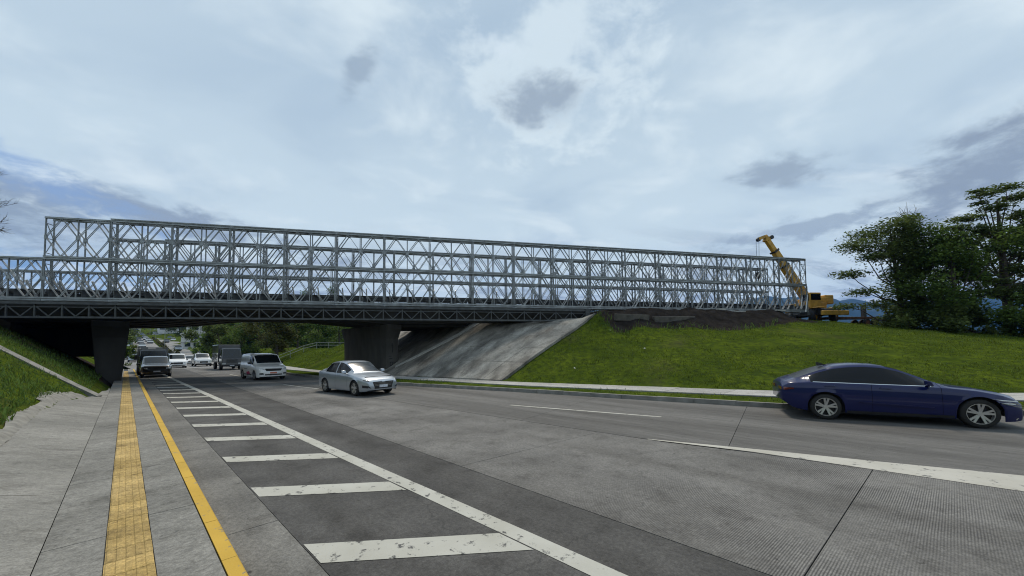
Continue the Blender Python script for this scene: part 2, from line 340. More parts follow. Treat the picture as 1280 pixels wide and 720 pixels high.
def H(x, y, rough=True, sheet=False):
    x = np.asarray(x, float); y = np.asarray(y, float); s = x*r2[0]+y*r2[1]; u = x*n2[0]+y*n2[1]; base = hill(s)
    # left bank
    ue = apronU(s); cap = 4.6-3.6*sstep(46, 62, s)
    ap = .15+.26*(UJ-ue); zl = np.where(u > ue, .11+.26*np.clip(UJ-u, 0, 9), ap-.03+.72*np.clip(ue-u, 0, 50))
    zl = np.where(zl > cap-.6, cap-.6+.6*np.tanh(np.clip((zl-cap+.6)/.6, 0, 20)), zl)
    # right bank, between the back of the path and the crest
    uT = pbU(s); ut0 = np.maximum(u-uT, 0)*np.where(s < 14, .82, .97)
    best = np.full(x.shape, 1e9); sd = np.zeros(x.shape); zc = np.zeros(x.shape)
    for (ax, ay, az), (bx, by, bz) in zip(CREST[:-1], CREST[1:]):
        ex, ey = bx-ax, by-ay; l2 = ex*ex+ey*ey; t = np.clip(((x-ax)*ex+(y-ay)*ey)/l2, 0, 1)
        dx = x-ax-t*ex; dy = y-ay-t*ey; dd = np.hypot(dx, dy); c = ex*dy-ey*dx; k = dd < best
        best = np.where(k, dd, best); sd = np.where(k, c, sd); zc = np.where(k, az+t*(bz-az), zc)
    w = np.where(sd > 0, 1.0, ut0/(ut0+best+1e-6)); w = np.where(w < .8, w, .8+.2*np.tanh((w-.8)/.2)/np.tanh(1.0))
    zr = .13+(zc-.13)*w
    t_ = (x-P0[0])*dB[0]+(y-P0[1])*dB[1]; p_ = (x-P0[0])*qB[0]+(y-P0[1])*qB[1]
    zr = zr+sstep(-4.6, -.9, p_+1.1*vnoise(x, y, 2.2, 5)-5.0*sstep(49, 55, t_))*(1-sstep(9, 14, p_))*sstep(32.2, 34.5, t_)*(1-sstep(64, 74, t_))*(.72+.4*vnoise(x, y, 1.1, 3)+.25*vnoise(x, y, .6, 8))
    z = np.where(u < -.25, zl, np.where(u < kerbU(s)+.05, -.09, np.where(u < pbU(s), .10, zr)))
    if sheet:
        z = np.where((u > UJ-.35) & (u < .5*(pfU(s)+pbU(s))), -.12, z)
        z = np.where((u > ue+.25) & (u <= UJ-.35) & (s < 24), z-.16, z)
        z = np.where(inpave(s, u), z-.14, z)
        z = z-np.clip((s-62)*.05, 0, 1.2)*((u > -2.2) & (u < 16.6))
    if rough:
        off = (u < ue-.1) | ((u > uT+.15) & ~inpave(s, u, -.5))
        z = z+np.where(off, .16*vnoise(x, y, 2.4, 1)+.10*vnoise(x, y, .8, 2), 0)*np.clip(np.where(u < 0, ue-u, u-uT), 0, 1)
    return z+base
def Hp(x, y): return float(H(np.array([x]), np.array([y]), False)[0])
def Hsu(s, u): p = s*r2+u*n2; return Hp(p[0], p[1])

def grow(a, b, first, ratio, sign):
    out = []; x = a; d = first
    while (x-b)*sign < 0: d *= ratio; x += d*sign; out.append(x)
    return out
xs = np.array(sorted(grow(-50, -5200, .6, 1.16, -1)+list(np.arange(-50, 60.01, .33))+grow(60, 6800, .6, 1.16, 1)))
ys = np.array(sorted(grow(.5, -120, .4, 1.3, -1)+list(np.arange(.5, 62.01, .33))+grow(62, 3600, .5, 1.11, 1)))
X, Y = np.meshgrid(xs, ys); Z = H(X, Y, True, True); nx, ny = len(xs), len(ys)
idx = np.arange(nx*ny).reshape(ny, nx); Q = np.stack([idx[:-1, :-1], idx[:-1, 1:], idx[1:, 1:], idx[1:, :-1]], -1).reshape(-1, 4)
def ground_mat():
    M = bpy.data.materials.new('grass_ground'); M.use_nodes = True; nt = M.node_tree; N = nt.nodes; L = nt.links; b = N['Principled BSDF']
    b.inputs['Roughness'].default_value = .95; b.inputs['Specular IOR Level'].default_value = .0
    g = N.new('ShaderNodeNewGeometry'); src = g.outputs['Position']
    def noise(s, d=6, rg=.6):
        x = N.new('ShaderNodeTexNoise'); x.inputs['Scale'].default_value = s; x.inputs['Detail'].default_value = d; x.inputs['Roughness'].default_value = rg; L.new(src, x.inputs[0]); return x.outputs[0]
    def rmp(v, lo, hi, a=0, c=1):
        x = N.new('ShaderNodeMapRange'); x.inputs[1].default_value = lo; x.inputs[2].default_value = hi; x.inputs[3].default_value = a; x.inputs[4].default_value = c; L.new(v, x.inputs[0]); return x.outputs[0]
    def mixc(f, c1, c2):
        x = N.new('ShaderNodeMix'); x.data_type = 'RGBA'
        for i, v in ((0, f), (6, c1), (7, c2)):
            if isinstance(v, (int, float)): x.inputs[i].default_value = v
            elif isinstance(v, tuple): x.inputs[i].default_value = (*v, 1)
            else: L.new(v, x.inputs[i])
        return x.outputs[2]
    def mth(op, a, c):
        x = N.new('ShaderNodeMath'); x.operation = op
        for i, v in enumerate((a, c)):
            if isinstance(v, (int, float)): x.inputs[i].default_value = v
            else: L.new(v, x.inputs[i])
        return x.outputs[0]
    col = mixc(rmp(noise(.5), .35, .68), (.045, .070, .008), (.105, .140, .014))
    col = mixc(rmp(noise(3.5), .35, .7), col, (.026, .040, .012))
    col = mixc(rmp(noise(.21, 7, .65), .56, .70, 0, .5), col, (.072, .066, .034))
    col = mixc(rmp(noise(.9, 6, .7), .58, .68, 0, .4), col, (.030, .045, .010))
    # bare dark soil on the raised shelf the truss bridge stands on
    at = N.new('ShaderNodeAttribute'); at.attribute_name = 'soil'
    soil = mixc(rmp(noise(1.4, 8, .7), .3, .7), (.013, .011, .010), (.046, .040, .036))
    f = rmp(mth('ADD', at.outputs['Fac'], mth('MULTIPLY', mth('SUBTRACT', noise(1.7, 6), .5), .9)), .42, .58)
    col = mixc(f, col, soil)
    L.new(col, b.inputs['Base Color'])
    bp = N.new('ShaderNodeBump'); bp.inputs['Strength'].default_value = .8; bp.inputs['Distance'].default_value = .08; L.new(noise(9, 6, .7), bp.inputs['Height']); L.new(bp.outputs[0], b.inputs['Normal'])
    return M
M_ground = ground_mat()
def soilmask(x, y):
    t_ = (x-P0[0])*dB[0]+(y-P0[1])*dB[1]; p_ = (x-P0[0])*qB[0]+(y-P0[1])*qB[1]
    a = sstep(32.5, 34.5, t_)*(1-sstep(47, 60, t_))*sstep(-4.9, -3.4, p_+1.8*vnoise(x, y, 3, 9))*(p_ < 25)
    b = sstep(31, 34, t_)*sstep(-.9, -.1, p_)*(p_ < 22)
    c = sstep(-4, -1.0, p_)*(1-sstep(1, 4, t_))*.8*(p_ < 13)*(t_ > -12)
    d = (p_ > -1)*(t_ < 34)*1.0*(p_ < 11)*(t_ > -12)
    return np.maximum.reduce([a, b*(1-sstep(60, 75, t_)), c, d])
me = npmesh('ground', np.stack([X, Y, Z], -1).reshape(-1, 3), Q, M_ground, True)
att = me.attributes.new('soil', 'FLOAT', 'POINT'); att.data.foreach_set('value', soilmask(X, Y).astype(np.float32).ravel())
ground = struct(link('ground', me), 'green grassy banks and open ground either side of the road', 'ground')

# ------------------------------------------------------------------ road
def slab(name, poly, z0, z1, mt, parent, ch=.0):     # polygon prism in (s,u), local frame x=s, y=-u
    b = MB(); n = len(poly)
    top = [(s, -u, z1) for s, u in poly]; bot = [(s, -u, z0) for s, u in poly]
    b.add(top+bot, [tuple(range(n))]+[(i, n+i, n+(i+1) % n, (i+1) % n) for i in range(n)])
    me = b.mesh(name, mt); fix(me)
    if me.polygons[0].normal.z < 0: me.flip_normals()
    return link(name, me, parent)
def ribbon(name, sv, ulo, uhi, z, mt, parent=None, hillz=True):  # flat ribbon following the hill
    V = []; 
    for s in sv: V += [(s, -ulo(s), z+(float(hill(np.array(s))) if hillz else 0)), (s, -uhi(s), z+(float(hill(np.array(s))) if hillz else 0))]
    b = MB(); b.add(V, [(2*i, 2*i+1, 2*i+3, 2*i+2) for i in range(len(sv)-1)]); me = b.mesh(name, mt)
    if me.polygons[0].normal.z < 0: me.flip_normals()
    return link(name, me, parent, None, ROT if not parent else None)
cst = lambda v: (lambda s: v)
road = ribbon('road', [-60, -40, -25, -9, -2.8, 2, 6.6, 11.7, 18.4, 26, 34, 60], cst(.70), lambda s: float(kerbU(s)), -.022, M_seal, None, False)
struct(road, 'grey concrete and asphalt road running under the bridge', 'road')
M_farroad = worn('road_far', (.20, .20, .20), (.27, .27, .265), .3)
far_road = ribbon('hill_road', [60]+list(np.arange(66, 160, 6))+list(np.arange(160, 900, 40)), lambda s: .7-1.7*min(1, max(0, (s-62)/40)), lambda s: float(np.interp(s, [60, 66, 80, 2000], [9.6, 9.4, 8.0, 8.0])), .01, M_farroad)
struct(far_road, 'pale road climbing the hill beyond the bridge', 'road')
def hill_sheet(name, u0, u1, z, mt, s0=70, s1=880): return ribbon(name, list(np.arange(s0, 160, 6))+list(np.arange(160, s1, 40)), u0, u1, z, mt)
out_road = hill_sheet('hill_road', lambda s: 9.8+min(3, max(0, (s-150)*.008)), lambda s: 15.6+min(3, max(0, (s-150)*.008)), .02, M_farroad, 70)
struct(out_road, 'second carriageway of the hill road beyond the planted median', 'road')

def kink(u_of_s, s0, s1, n=4): return [(s, u_of_s(s)) for s in np.linspace(s0, s1, n)]
asph = lambda s: 3.76+.0195*(s-.65)
mid = lambda s: float(np.interp(s, [-30, -1.4, 1.6, 3.4, 8, 14, 20, 30, 62], [8.2, 8.05, 7.9, 7.56, 7.3, 7.0, 6.8, 6.35, 6.3]))
dash_u = lambda s: float(np.interp(s, [-20, 0, 4.27, 8.67, 20.3, 24.4, 34, 62], [17.5, 11.4, 10.17, 9.16, 6.81, 6.4, 6.3, 6.3]))
g = .0055
s0 = -14.0
cuts = [-14.0, -9.2, -4.3, .49, 4.9, 9.6, 14.2, 18.9, 23.6, 28.3, 33.0, 37.7, 42.4, 47.1, 51.8, 56.5, 60.0]
for a, b in zip(cuts[:-1], cuts[1:]):
    slab('gutter_slab', [(a+g, .725), (b-g, .725), (b-g, 1.243), (a+g, 1.243)], -.03, 0.0, M_gutter, road)
    slab('asphalt_strip', [(a-.0, 1.25), (b+.0, 1.25)]+[(b, asph(b)-g), (a, asph(a)-g)], -.03, -.001, M_asphalt, road)
    slab('concrete_slab', [(a+g, asph(a)+g), (b-g, asph(b)+g)]+[(s-.105*(u-3.8), u-g) for s, u in kink(mid, b-g, a+g)], -.03, 0.0, M_concrete, road)
cuts2 = [-30, -22, -16, -10.5, -5.2, 2.0, 6.8, 11.5, 16.2, 20.9, 25.6, 30.3, 35, 39.7, 44.4, 49.1, 54, 60]
for a, b in zip(cuts2[:-1], cuts2[1:]):
    da, db = .0, 0.0
    slab('concrete_slab', [(s, u+g) for s, u in kink(mid, a+g, b-g)]+[(s, u-.02) for s, u in kink(lambda q: float(kerbU(q)), b-g+.9*(b < 12), a+g+.9*(a < 12), 5)], -.03, -.001, M_concrete2, road)

# painted markings, each about 4 mm above the slabs
ZM = .004
lineL = lambda s: 2.72+.008*(s-4.5)*(-1 if s > 0 else 0); 
edge = struct(ribbon('edge_line', list(np.linspace(-14, 45, 40)), lambda s: 2.74-.0115*max(0, s-3), lambda s: 2.95-.0115*max(0, s-3), ZM, M_white, None, False), 'long white edge line beside the hatched strip', 'road marking')
k = 0
for i in range(-3, 19):
    sb = 4.10+2.235*i
    if sb > 43: break
    w_ = .47
    def uR(s): return 2.735-.0115*max(0, s-3)
    du = 1.45
    b = MB(); sl_ = -.86
    pts = [(sb-w_, 1.262), (sb, 1.262), (sb+sl_*(uR(sb)-1.262), uR(sb)), (sb-w_+sl_*(uR(sb)-1.262), uR(sb))]
    b.add([(s, -u, ZM) for s, u in pts], [(0, 1, 2, 3)])
    me = b.mesh('hatch_stripe', M_white)
    if me.polygons[0].normal.z < 0: me.flip_normals()
    o = link('hatch_stripe', me, edge); o['kind'] = 'structure' if False else 'part'
    del o['kind']
gore = struct(ribbon('gore_line', [-14, -8, -4, -1.45, .05, 1.6, 3.41], lambda s: mid(s)-.02, lambda s: mid(s)-.02+max(.03, .93-.24*(s+1.45)) if s < 1.6 else mid(s)+.22-.11*(s-1.6), ZM, M_white_old, None, False), 'worn white gore line widening towards the camera beside the ribbed concrete', 'road marking')
lane = None
for a, b in ((8.9, 4.2), (24.6, 20.2), (40, 35.5)):
    o = ribbon('lane_dash', list(np.linspace(b, a, 4)), lambda s: dash_u(s)-.06, lambda s: dash_u(s)+.06, ZM, M_white, lane, False)
    if lane is None: lane = struct(o, 'dashed white lane line across the far lanes', 'road marking')
for a, b in ((30, 26.6), (38.5, 41.5)):
    pass

# ------------------------------------------------------------------ sidewalk
walk = MB(); walk.box(-14, 60, -.598, -UJ+.0, -.05, .1385); walk = walk.build('sidewalk', M_seal, None, False, None, ROT)
struct(walk, 'concrete sidewalk with a yellow tactile strip beside the road', 'sidewalk')
cw = [-14+2.42*i for i in range(31)]
for a in cw:
    b = a+2.42; q = .006
    slab('paving_slab', [(a+q, UJ+.003), (b-q, UJ+.003), (b-q, -.088), (a+q, -.088)], .10, .15, M_walk, walk)
    slab('paving_slab', [(a+q+.35, .218), (b-q+.35, .218), (b-q+.35, .592), (a+q+.35, .592)], .10, .15, M_walk, walk)
tile = MB(); tile.box(.003, .277, -.147, .147, 0, .010)
for i in range(5): y = -.118+.059*i; tile.hexa([(.006, y-.024, .010), (.274, y-.024, .010), (.274, y+.024, .010), (.006, y+.024, .010)], [(.014, y-.017, .0155), (.266, y-.017, .0155), (.266, y+.017, .0155), (.014, y+.017, .0155)])
tme = tile.mesh('tactile_tile', M_tile)
for i in range(196):
    link('tactile_tile', tme, walk, (-1.5+.28*i, -.066+random.uniform(-.002, .002), .139+random.uniform(-.0015, .0015)))
kerb = MB(); kerb.box(-14, 60, -.69, -.62, -.1, .1); kerb = kerb.build('kerb', M_seal, None, False, None, ROT)
struct(kerb, 'yellow painted kerb between the sidewalk and the road', 'kerb')
kb = MB(); kb.add([(.004,-.722,-.05),(.996,-.722,-.05),(.996,-.602,-.05),(.004,-.602,-.05),(.004,-.722,.125),(.996,-.722,.125),(.996,-.602,.152),(.004,-.602,.152),(.004,-.705,.152),(.996,-.705,.152)],
    [(0,1,5,4),(4,5,9,8),(8,9,6,7),(2,3,7,6),(1,2,6,9,5),(3,0,4,8,7)])
kme = kb.mesh('kerb_stone', M_yellow); fix(kme)
for i in range(74): link('kerb_stone', kme, kerb, (-14+i, random.uniform(-.002, .002), random.uniform(-.002, .002)))

# apron: tilted concrete between sidewalk and grass, in panels
apron = MB(); apron.box(-14, 26, -UJ+.02, -UJ+.05, -.05, .1); apron = apron.build('apron', M_seal, None, False, None, ROT)
struct(apron, 'tilted concrete apron between sidewalk and grass bank', 'apron')
ca = [-14, -11, -8, -5, -2, 1.1, 4.2, 7.3, 10.4, 13.5, 16.6, 19.7, 22.8, 27.5]
for a, b in zip(ca[:-1], ca[1:]):
    m_ = MB(); n = 7; V = []
    for s in np.linspace(a+.006, b-.006, n):
        ue = float(apronU(s))+.10*float(vnoise(np.array([s*1.0]), np.array([3.3]), .7, 4)[0])
        for f in np.linspace(0, 1, 5):
            u = UJ-.003+(ue-UJ)*f; V.append((s, -u, .152+.26*(UJ-u)+.012*f*math.sin(s*2.1)))
    m_.add(V, [(i*5+j, i*5+j+1, (i+1)*5+j+1, (i+1)*5+j) for i in range(n-1) for j in range(4)])
    me = m_.mesh('apron_panel', M_apron, True)
    if me.polygons[0].normal.z < 0: me.flip_normals()
    link('apron_panel', me, apron)
# mortar lumps along the top of the apron
lump = MB(); NS, NU = 340, 12; V = []
for i in range(NS):
    s = 6.0+15.2*i/(NS-1)
    for j in range(NU):
        f = j/(NU-1); ue = float(apronU(s)); wdt = .26+.3*float(vnoise(np.array([s]), np.array([8.]), 1.5, 11)[0])
        if s > 17.5: wdt += .15
        u = ue+.06-wdt*f-.0; p = s*r2+u*n2
        sc_ = .045*math.sin(math.pi*min(1, f*1.1))*(1+1.6*float(vnoise(np.array([s]), np.array([u]), .55, 21)[0]))
        V.append((s, -u, Hp(p[0], p[1])+.035+sc_*(1-.5*f)+.10*.28*float(vnoise(np.array([s*.6]), np.array([u*2]), .30, 22)[0])+.05*float(vnoise(np.array([s]), np.array([u]), .13, 23)[0])))
lump.add(V, [(i*NU+j, i*NU+j+1, (i+1)*NU+j+1, (i+1)*NU+j) for i in range(NS-1) for j in range(NU-1)])
lump = lump.build('mortar_edging', M_lump, None, True, None, ROT); fix(lump.data)
if lump.data.polygons[5].normal.z < 0: lump.data.flip_normals()
struct(lump, 'lumpy pale mortar edging along the grass', 'edging')
# storm drain chute down the left bank
dr = thing('drain_channel', 'narrow concrete drain chute crossing the left grass bank', 'drain', (0, 0, 0), ROT)
ds = [(22.05, -.75), (22.6, -1.5), (23.3, -2.4), (24.1, -3.4), (25.3, -4.8), (26.5, -6.2)]
for side, nm in ((0, 'channel_floor'), (-1, 'channel_wall'), (1, 'channel_wall')):
    m_ = MB()
    for (a, ua), (b, ub) in zip(ds[:-1], ds[1:]):
        oa, ob = a+side*.24, b+side*.24; za, zb_ = Hsu(oa, ua), Hsu(ob, ub)
        if side: m_.bar((oa, -ua, za+.0), (ob, -ub, zb_+.0), .05, .18)
        else: m_.bar((oa, -ua, za+.02), (ob, -ub, zb_+.02),    .42, .10)
    m_.build(nm, M_kerb, dr)

# far kerb, verge and path
fk = ribbon('kerb', [-60, -25, -9, -2.8, 2, 6.6, 11.7, 18.4, 26, 34, 60], lambda s: float(kerbU(s))+.02, lambda s: float(kerbU(s))+.12, -.05, M_seal, None, False)
struct(fk, 'grey concrete kerb along the far side of the road', 'kerb')
s = -22.0
while s < 60:
    L_ = 1.2 if s < 25 else 2.4; a, b = s+.006, s+L_-.006; u0, u1 = float(kerbU(a)), float(kerbU(b))
    m_ = MB(); m_.hexa([(a, -u0, -.1), (b, -u1, -.1), (b, -u1-.16, -.1), (a, -u0-.16, -.1)], [(a, -u0-.02, .15), (b, -u1-.02, .15), (b, -u1-.16, .15), (a, -u0-.16, .15)])
    me = m_.mesh('kerb_stone', M_kerb); fix(me); link('kerb_stone', me, fk, (0, random.uniform(-.006, .006), random.uniform(-.008, .006))); s += L_
verge = ribbon('verge', [-60, -25, -9, -3.4, 0, 2.2, 5, 8, 12.7, 17, 21.3, 26, 30, 40, 60], lambda s: float(kerbU(s))+.10, lambda s: float(pfU(s))+.10, .105, M_ground, None, False)
struct(verge, 'narrow grass verge between the far kerb and the footpath', 'verge')
path = ribbon('footpath', [-60, -25, -9, -3.4, 2.2, 12.7, 21.3, 30, 40, 60], lambda s: float(pfU(s)), lambda s: float(pbU(s)), .115, M_seal, None, False)
struct(path, 'pale concrete footpath at the foot of the grass bank', 'path')
s = -24.0
while s < 58:
    a, b = s+.008, s+1.992
    slab('paving_slab', [(a, float(pfU(a))), (b, float(pfU(b))), (b, float(pbU(b))-.02), (a, float(pbU(a))-.02)], .08, .15+random.uniform(-.004, .004), M_path, path); s += 2.0

# ------------------------------------------------------------------ slope paving on the right bank, under the bridge end
def quad_panel(corners, lift, mt, parent, name, nsub=3, rand=.012):
    # corners in (s,u), order: low-a, low-b, high-b, high-a; panel follows the bank and has thickness
    (a, b, c, d) = [np.array(q, float) for q in corners]; V = []; k = nsub+1; dz = random.uniform(-rand, rand)
    for i in range(k):
        for j in range(k):
            f, h_ = i/nsub, j/nsub; p = (a*(1-f)+b*f)*(1-h_)+(d*(1-f)+c*f)*h_; w_ = p[0]*r2+p[1]*n2
            V.append((p[0], -p[1], Hp(w_[0], w_[1])+lift+dz))
    n0 = len(V); V += [(x, y, z-.18) for x, y, z in V]
    Fs = [(i*k+j, i*k+j+1, (i+1)*k+j+1, (i+1)*k+j) for i in range(nsub) for j in range(nsub)]
    rim = [i*k for i in range(k)]+[nsub*k+j for j in range(1, k)]+[i*k+nsub for i in range(nsub-1, -1, -1)]+[j for j in range(nsub-1, 0, -1)]
    Fs += [(rim[i], rim[(i+1) % len(rim)], n0+rim[(i+1) % len(rim)], n0+rim[i]) for i in range(len(rim))]
    m_ = MB(); m_.add(V, Fs); me = m_.mesh(name, mt); fix(me)
    if me.polygons[0].normal.z < 0: me.flip_normals()
    return link(name, me, parent)
sp = MB(); sp.box(15, 40, -12.98, -12.92, -.1, .1); sp = sp.build('slope_paving', M_seal, None, False, None, ROT)
struct(sp, 'stained concrete slope paving under the end of the bridge', 'slope paving')
NV = 5; scol = [14.75, 16.1, 17.6, 19.3, 21.0, 22.7, 24.4, 26.2, 28.2, 30.4, 32.8, 35.4]
def topu(s): return float(np.interp(s, [13, 14.85, 21.7, 30, 40], [24.8, 24.3, 20.4, 19.9, 19.9]))
for a, b in zip(scol[:-1], scol[1:]):
    for j in range(NV):
        f0, f1 = j/NV+.0015, (j+1)/NV-.0015; q = .006
        A = lambda s_, f: (s_, float(pbU(s_))+.03+(topu(s_)-float(pbU(s_)))*f)
        quad_panel([A(a+q, f0), A(b-q, f0), A(b-q, f1), A(a+q, f1)], .06, M_pave, sp, 'paving_panel')
# pale raised strip painting in the sunlight that falls between the two decks
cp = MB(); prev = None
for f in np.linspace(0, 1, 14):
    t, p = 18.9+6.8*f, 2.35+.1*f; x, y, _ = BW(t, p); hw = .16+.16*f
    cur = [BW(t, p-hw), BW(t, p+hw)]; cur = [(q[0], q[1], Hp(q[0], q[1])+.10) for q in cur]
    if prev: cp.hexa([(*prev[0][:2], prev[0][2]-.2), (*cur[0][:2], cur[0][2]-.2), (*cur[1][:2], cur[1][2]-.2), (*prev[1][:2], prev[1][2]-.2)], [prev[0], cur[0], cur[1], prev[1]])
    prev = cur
cp = cp.build('gap_light_strip', M_pale_conc); fix(cp.data); cp.parent = sp; cp.matrix_parent_inverse = Matrix.Rotation(-ROT, 4, 'Z')

# ------------------------------------------------------------------ the old road bridge
ob = thing('road_bridge', 'dark concrete road bridge under the silver truss, on wall piers', 'bridge', (P0[0], P0[1], 0), ROTB)
def soff(t): return float(np.interp(t, [-16, -4, 0, 3, 5.5, 8, 11, 14, 18, 22, 30, 36], [3.7, 3.95, 3.95, 4.15, 4.45, 4.52, 4.42, 4.12, 3.72, 3.74, 3.85, 3.95]))
def deck(p0, p1, zt, name, cut=0.0, off=0.0):
    m_ = MB(); ts = list(np.linspace(-16, 33.2, 50)); V = []
    for t in ts:
        z = soff(t)+off
        V += [(t, p0, zt), (t, p0, zt-.28), (t, p0+.35, max(z, zt-.9)+.0), (t, p0+.6, z), (t, p1-.6, z), (t, p1-.35, z), (t, p1, zt-.28), (t, p1, zt)]
    for i in range(len(ts)-1):
        for j in range(8): m_.f.append((i*8+j, i*8+(j+1) % 8, (i+1)*8+(j+1) % 8, (i+1)*8+j)); m_.m.append(0)
    m_.v = V; m_.f += [tuple(range(8)), tuple(range((len(ts)-1)*8, len(ts)*8))]; m_.m += [0, 0]
    o = m_.build(name, M_oldconc_shaded, ob); fix(o.data); return o
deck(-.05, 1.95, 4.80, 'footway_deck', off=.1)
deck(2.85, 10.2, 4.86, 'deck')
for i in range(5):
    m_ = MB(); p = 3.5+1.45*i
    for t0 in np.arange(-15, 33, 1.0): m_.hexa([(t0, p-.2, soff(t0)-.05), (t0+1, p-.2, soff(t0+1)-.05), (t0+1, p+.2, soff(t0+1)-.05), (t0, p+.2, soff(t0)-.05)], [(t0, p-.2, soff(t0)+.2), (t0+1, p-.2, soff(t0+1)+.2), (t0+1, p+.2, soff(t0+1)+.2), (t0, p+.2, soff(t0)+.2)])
    m_.build('girder', M_oldconc_shaded, ob)
rl = Vector((float(r2@dB), float(r2@qB), 0)); nl = Vector((float(n2@dB), float(n2@qB), 0))
def pier(t, p, wt, wb, L_, z0, z1, mt=M_pier_lit, flare=.12):
    m_ = MB(); c0 = Vector((t, p, 0)); c1 = c0+rl*L_
    def ring(w_, z, ext): return [c0-nl*w_/2-rl*ext+Vector((0,0,z)), c0+nl*w_/2-rl*ext+Vector((0,0,z)), c1+nl*w_/2+rl*ext+Vector((0,0,z)), c1-nl*w_/2+rl*ext+Vector((0,0,z))]
    rs = [ring(wb, z0, 0), ring(wt, z1-.75, 0), ring(wt*1.0+flare, z1-.05, .35), ring(wt+flare, z1+.3, .35)]
    for a, b in zip(rs[:-1], rs[1:]): m_.hexa(a, b)
    o = m_.build('pier', mt, ob); bevel(o, .05, 2); fix(o.data); return o
pier(18.62, 3.0, 1.05, .92, 7.6, -.3, 3.55)
pier(1.28, 3.0, 1.58, 1.02, 7.6, -.3, 3.7, M_oldconc_shaded)
pier(-4.6, 3.3, .9, .9, 6.5, .5, 3.8)
pier(24.4, 3.6, .6, .5, 5.5, 2.5, 3.75, M_oldconc_shaded, .2)
ab = MB(); ab.box(-9.2, -8.2, .1, 10, 1.5, 4.4); ab.build('abutment', M_oldconc_shaded, ob)
ab = MB(); ab.box(-13, -3.7, 9.0, 10.0, 1.7, 4.5); ab.build('abutment', M_oldconc_shaded, ob)
ab = MB(); ab.box(31.2, 32.6, .1, 10, 2.8, 4.4); ab.build('abutment', M_oldconc_shaded, ob)
ab = MB(); ab.box(-5.6, -3.6, -.02, 1.9, 2.2, 3.95); ab.build('wing_wall', M_pier_lit, ob)
# scrawled paint on the right pier face
gf = MB(); c0 = Vector((18.62, 3.0, 0))-rl*.012
def gq(a0, a1, z0, z1): gf.add([c0+nl*a0+Vector((0,0,z0)), c0+nl*a1+Vector((0,0,z0)), c0+nl*(a1+.03)+Vector((0,0,z1)), c0+nl*(a0+.02)+Vector((0,0,z1))], [(0,1,2,3)])
for a0, a1, z0, z1 in ((-.02, .07, 1.75, 2.35), (-.06, .02, 2.2, 2.45), (-.25, .0, 1.25, 1.32), (-.2, .25, .75, .83), (-.2, -.14, .75, 1.05), (.0, .06, .75, 1.0), (.18, .24, .78, 1.02), (-.2, .25, 1.0, 1.05), (-.3, -.05, 1.45, 1.5)): gq(a0, a1, z0, z1)
o = gf.build('painted_scrawl', M_black, ob); o['kind'] = 'stuff'

# ------------------------------------------------------------------ steel lattice girder hung along the bridge edge
lg = thing('lattice_girder', 'dark steel lattice girder of V shaped panels along the edge of the old bridge', 'girder', (P0[0], P0[1], 3.97), ROTB)
CW = 1.22; cm = MB()
cm.bar((0, 0, .04), (0, 0, .74), .07, .07).bar((0, -.005, .58), (CW, -.005, .58), .04, .04)
cm.bar((.06, .004, .60), (CW/2, .004, .06), .055, .055, (0, 1, 0)).bar((CW/2, .004, .06), (CW-.06, .004, .60), .055, .055, (0, 1, 0))
cme = cm.mesh('lattice_panel', M_steel_dk)
i0 = -14
for i in range(i0, 27): link('lattice_panel', cme, lg, (i*CW, -.30, 0))
for nm, z, hh in (('bottom_chord', .0, .11), ('top_chord', .79, .14)):
    m_ = MB(); m_.box(i0*CW, 27*CW, -.36, -.24, z-hh/2, z+hh/2); m_.box(i0*CW, 27*CW, -.44, -.36, z-hh/2, z-hh/2+.02); m_.build(nm, M_steel_dk, lg)
m_ = MB(); m_.box(27*CW-.1, 27*CW+.25, -.44, -.2, -.1, .9); m_.build('end_block', M_deck, lg)
bm_ = MB(); bm_.box(-.06, .06, -.24, -.06, .0, .12); bme = bm_.mesh('bracket', M_steel_dk)
for i in range(i0, 27, 2): link('bracket', bme, lg, (i*CW, 0, 0))

# ------------------------------------------------------------------ the truss bridge
tb = thing('truss_bridge', 'long silver double storey panel truss bridge standing above the old bridge', 'bridge', (P0[0], P0[1], ZB), ROTB)
BAY, PH = 3.048, 2.325
def panel_mesh():
    m_ = MB(); c = .088
    m_.box(0, BAY, -.07, .07, 0, .012).box(0, BAY, -.07, .07, c-.012, c).box(0, BAY, -.05, -.035, .012, c-.012).box(0, BAY, .035, .05, .012, c-.012)
    m_.box(0, BAY, -.07, .07, PH-c, PH-c+.012).box(0, BAY, -.07, .07, PH-.012, PH).box(0, BAY, -.05, -.035, PH-c+.012, PH-.012).box(0, BAY, .035, .05, PH-c+.012, PH-.012)
    for x in (.035, BAY/2, BAY-.035): m_.box(x-.022, x+.022, -.035, .035, c, PH-c)
    zm = PH/2
    for x in (.035, BAY/2, BAY-.035): m_.box(max(0, x-.085), min(BAY, x+.085), -.042, .042, zm-.11, zm+.11)
    for x0, xq in ((.05, BAY/4), (BAY/2, BAY/4), (BAY/2, 3*BAY/4), (BAY-.05, 3*BAY/4)):
        sg = 1 if xq > x0 else -1
        for sgn in (1, -1):
            for yo in (-.042, .042): m_.bar((x0+sg*.04, yo, zm+sgn*.06), (xq-sg*.02, yo, PH-c if sgn > 0 else c), .028, .024, (0, 1, 0))
    for xq in (BAY/4, 3*BAY/4): m_.box(xq-.07, xq+.07, -.03, .03, c, c+.06).box(xq-.07, xq+.07, -.03, .03, PH-c-.06, PH-c)
    return m_.mesh('truss_panel', M_steel)
pme = panel_mesh(); ROWS = (0.07, .55, 4.20, 4.68)
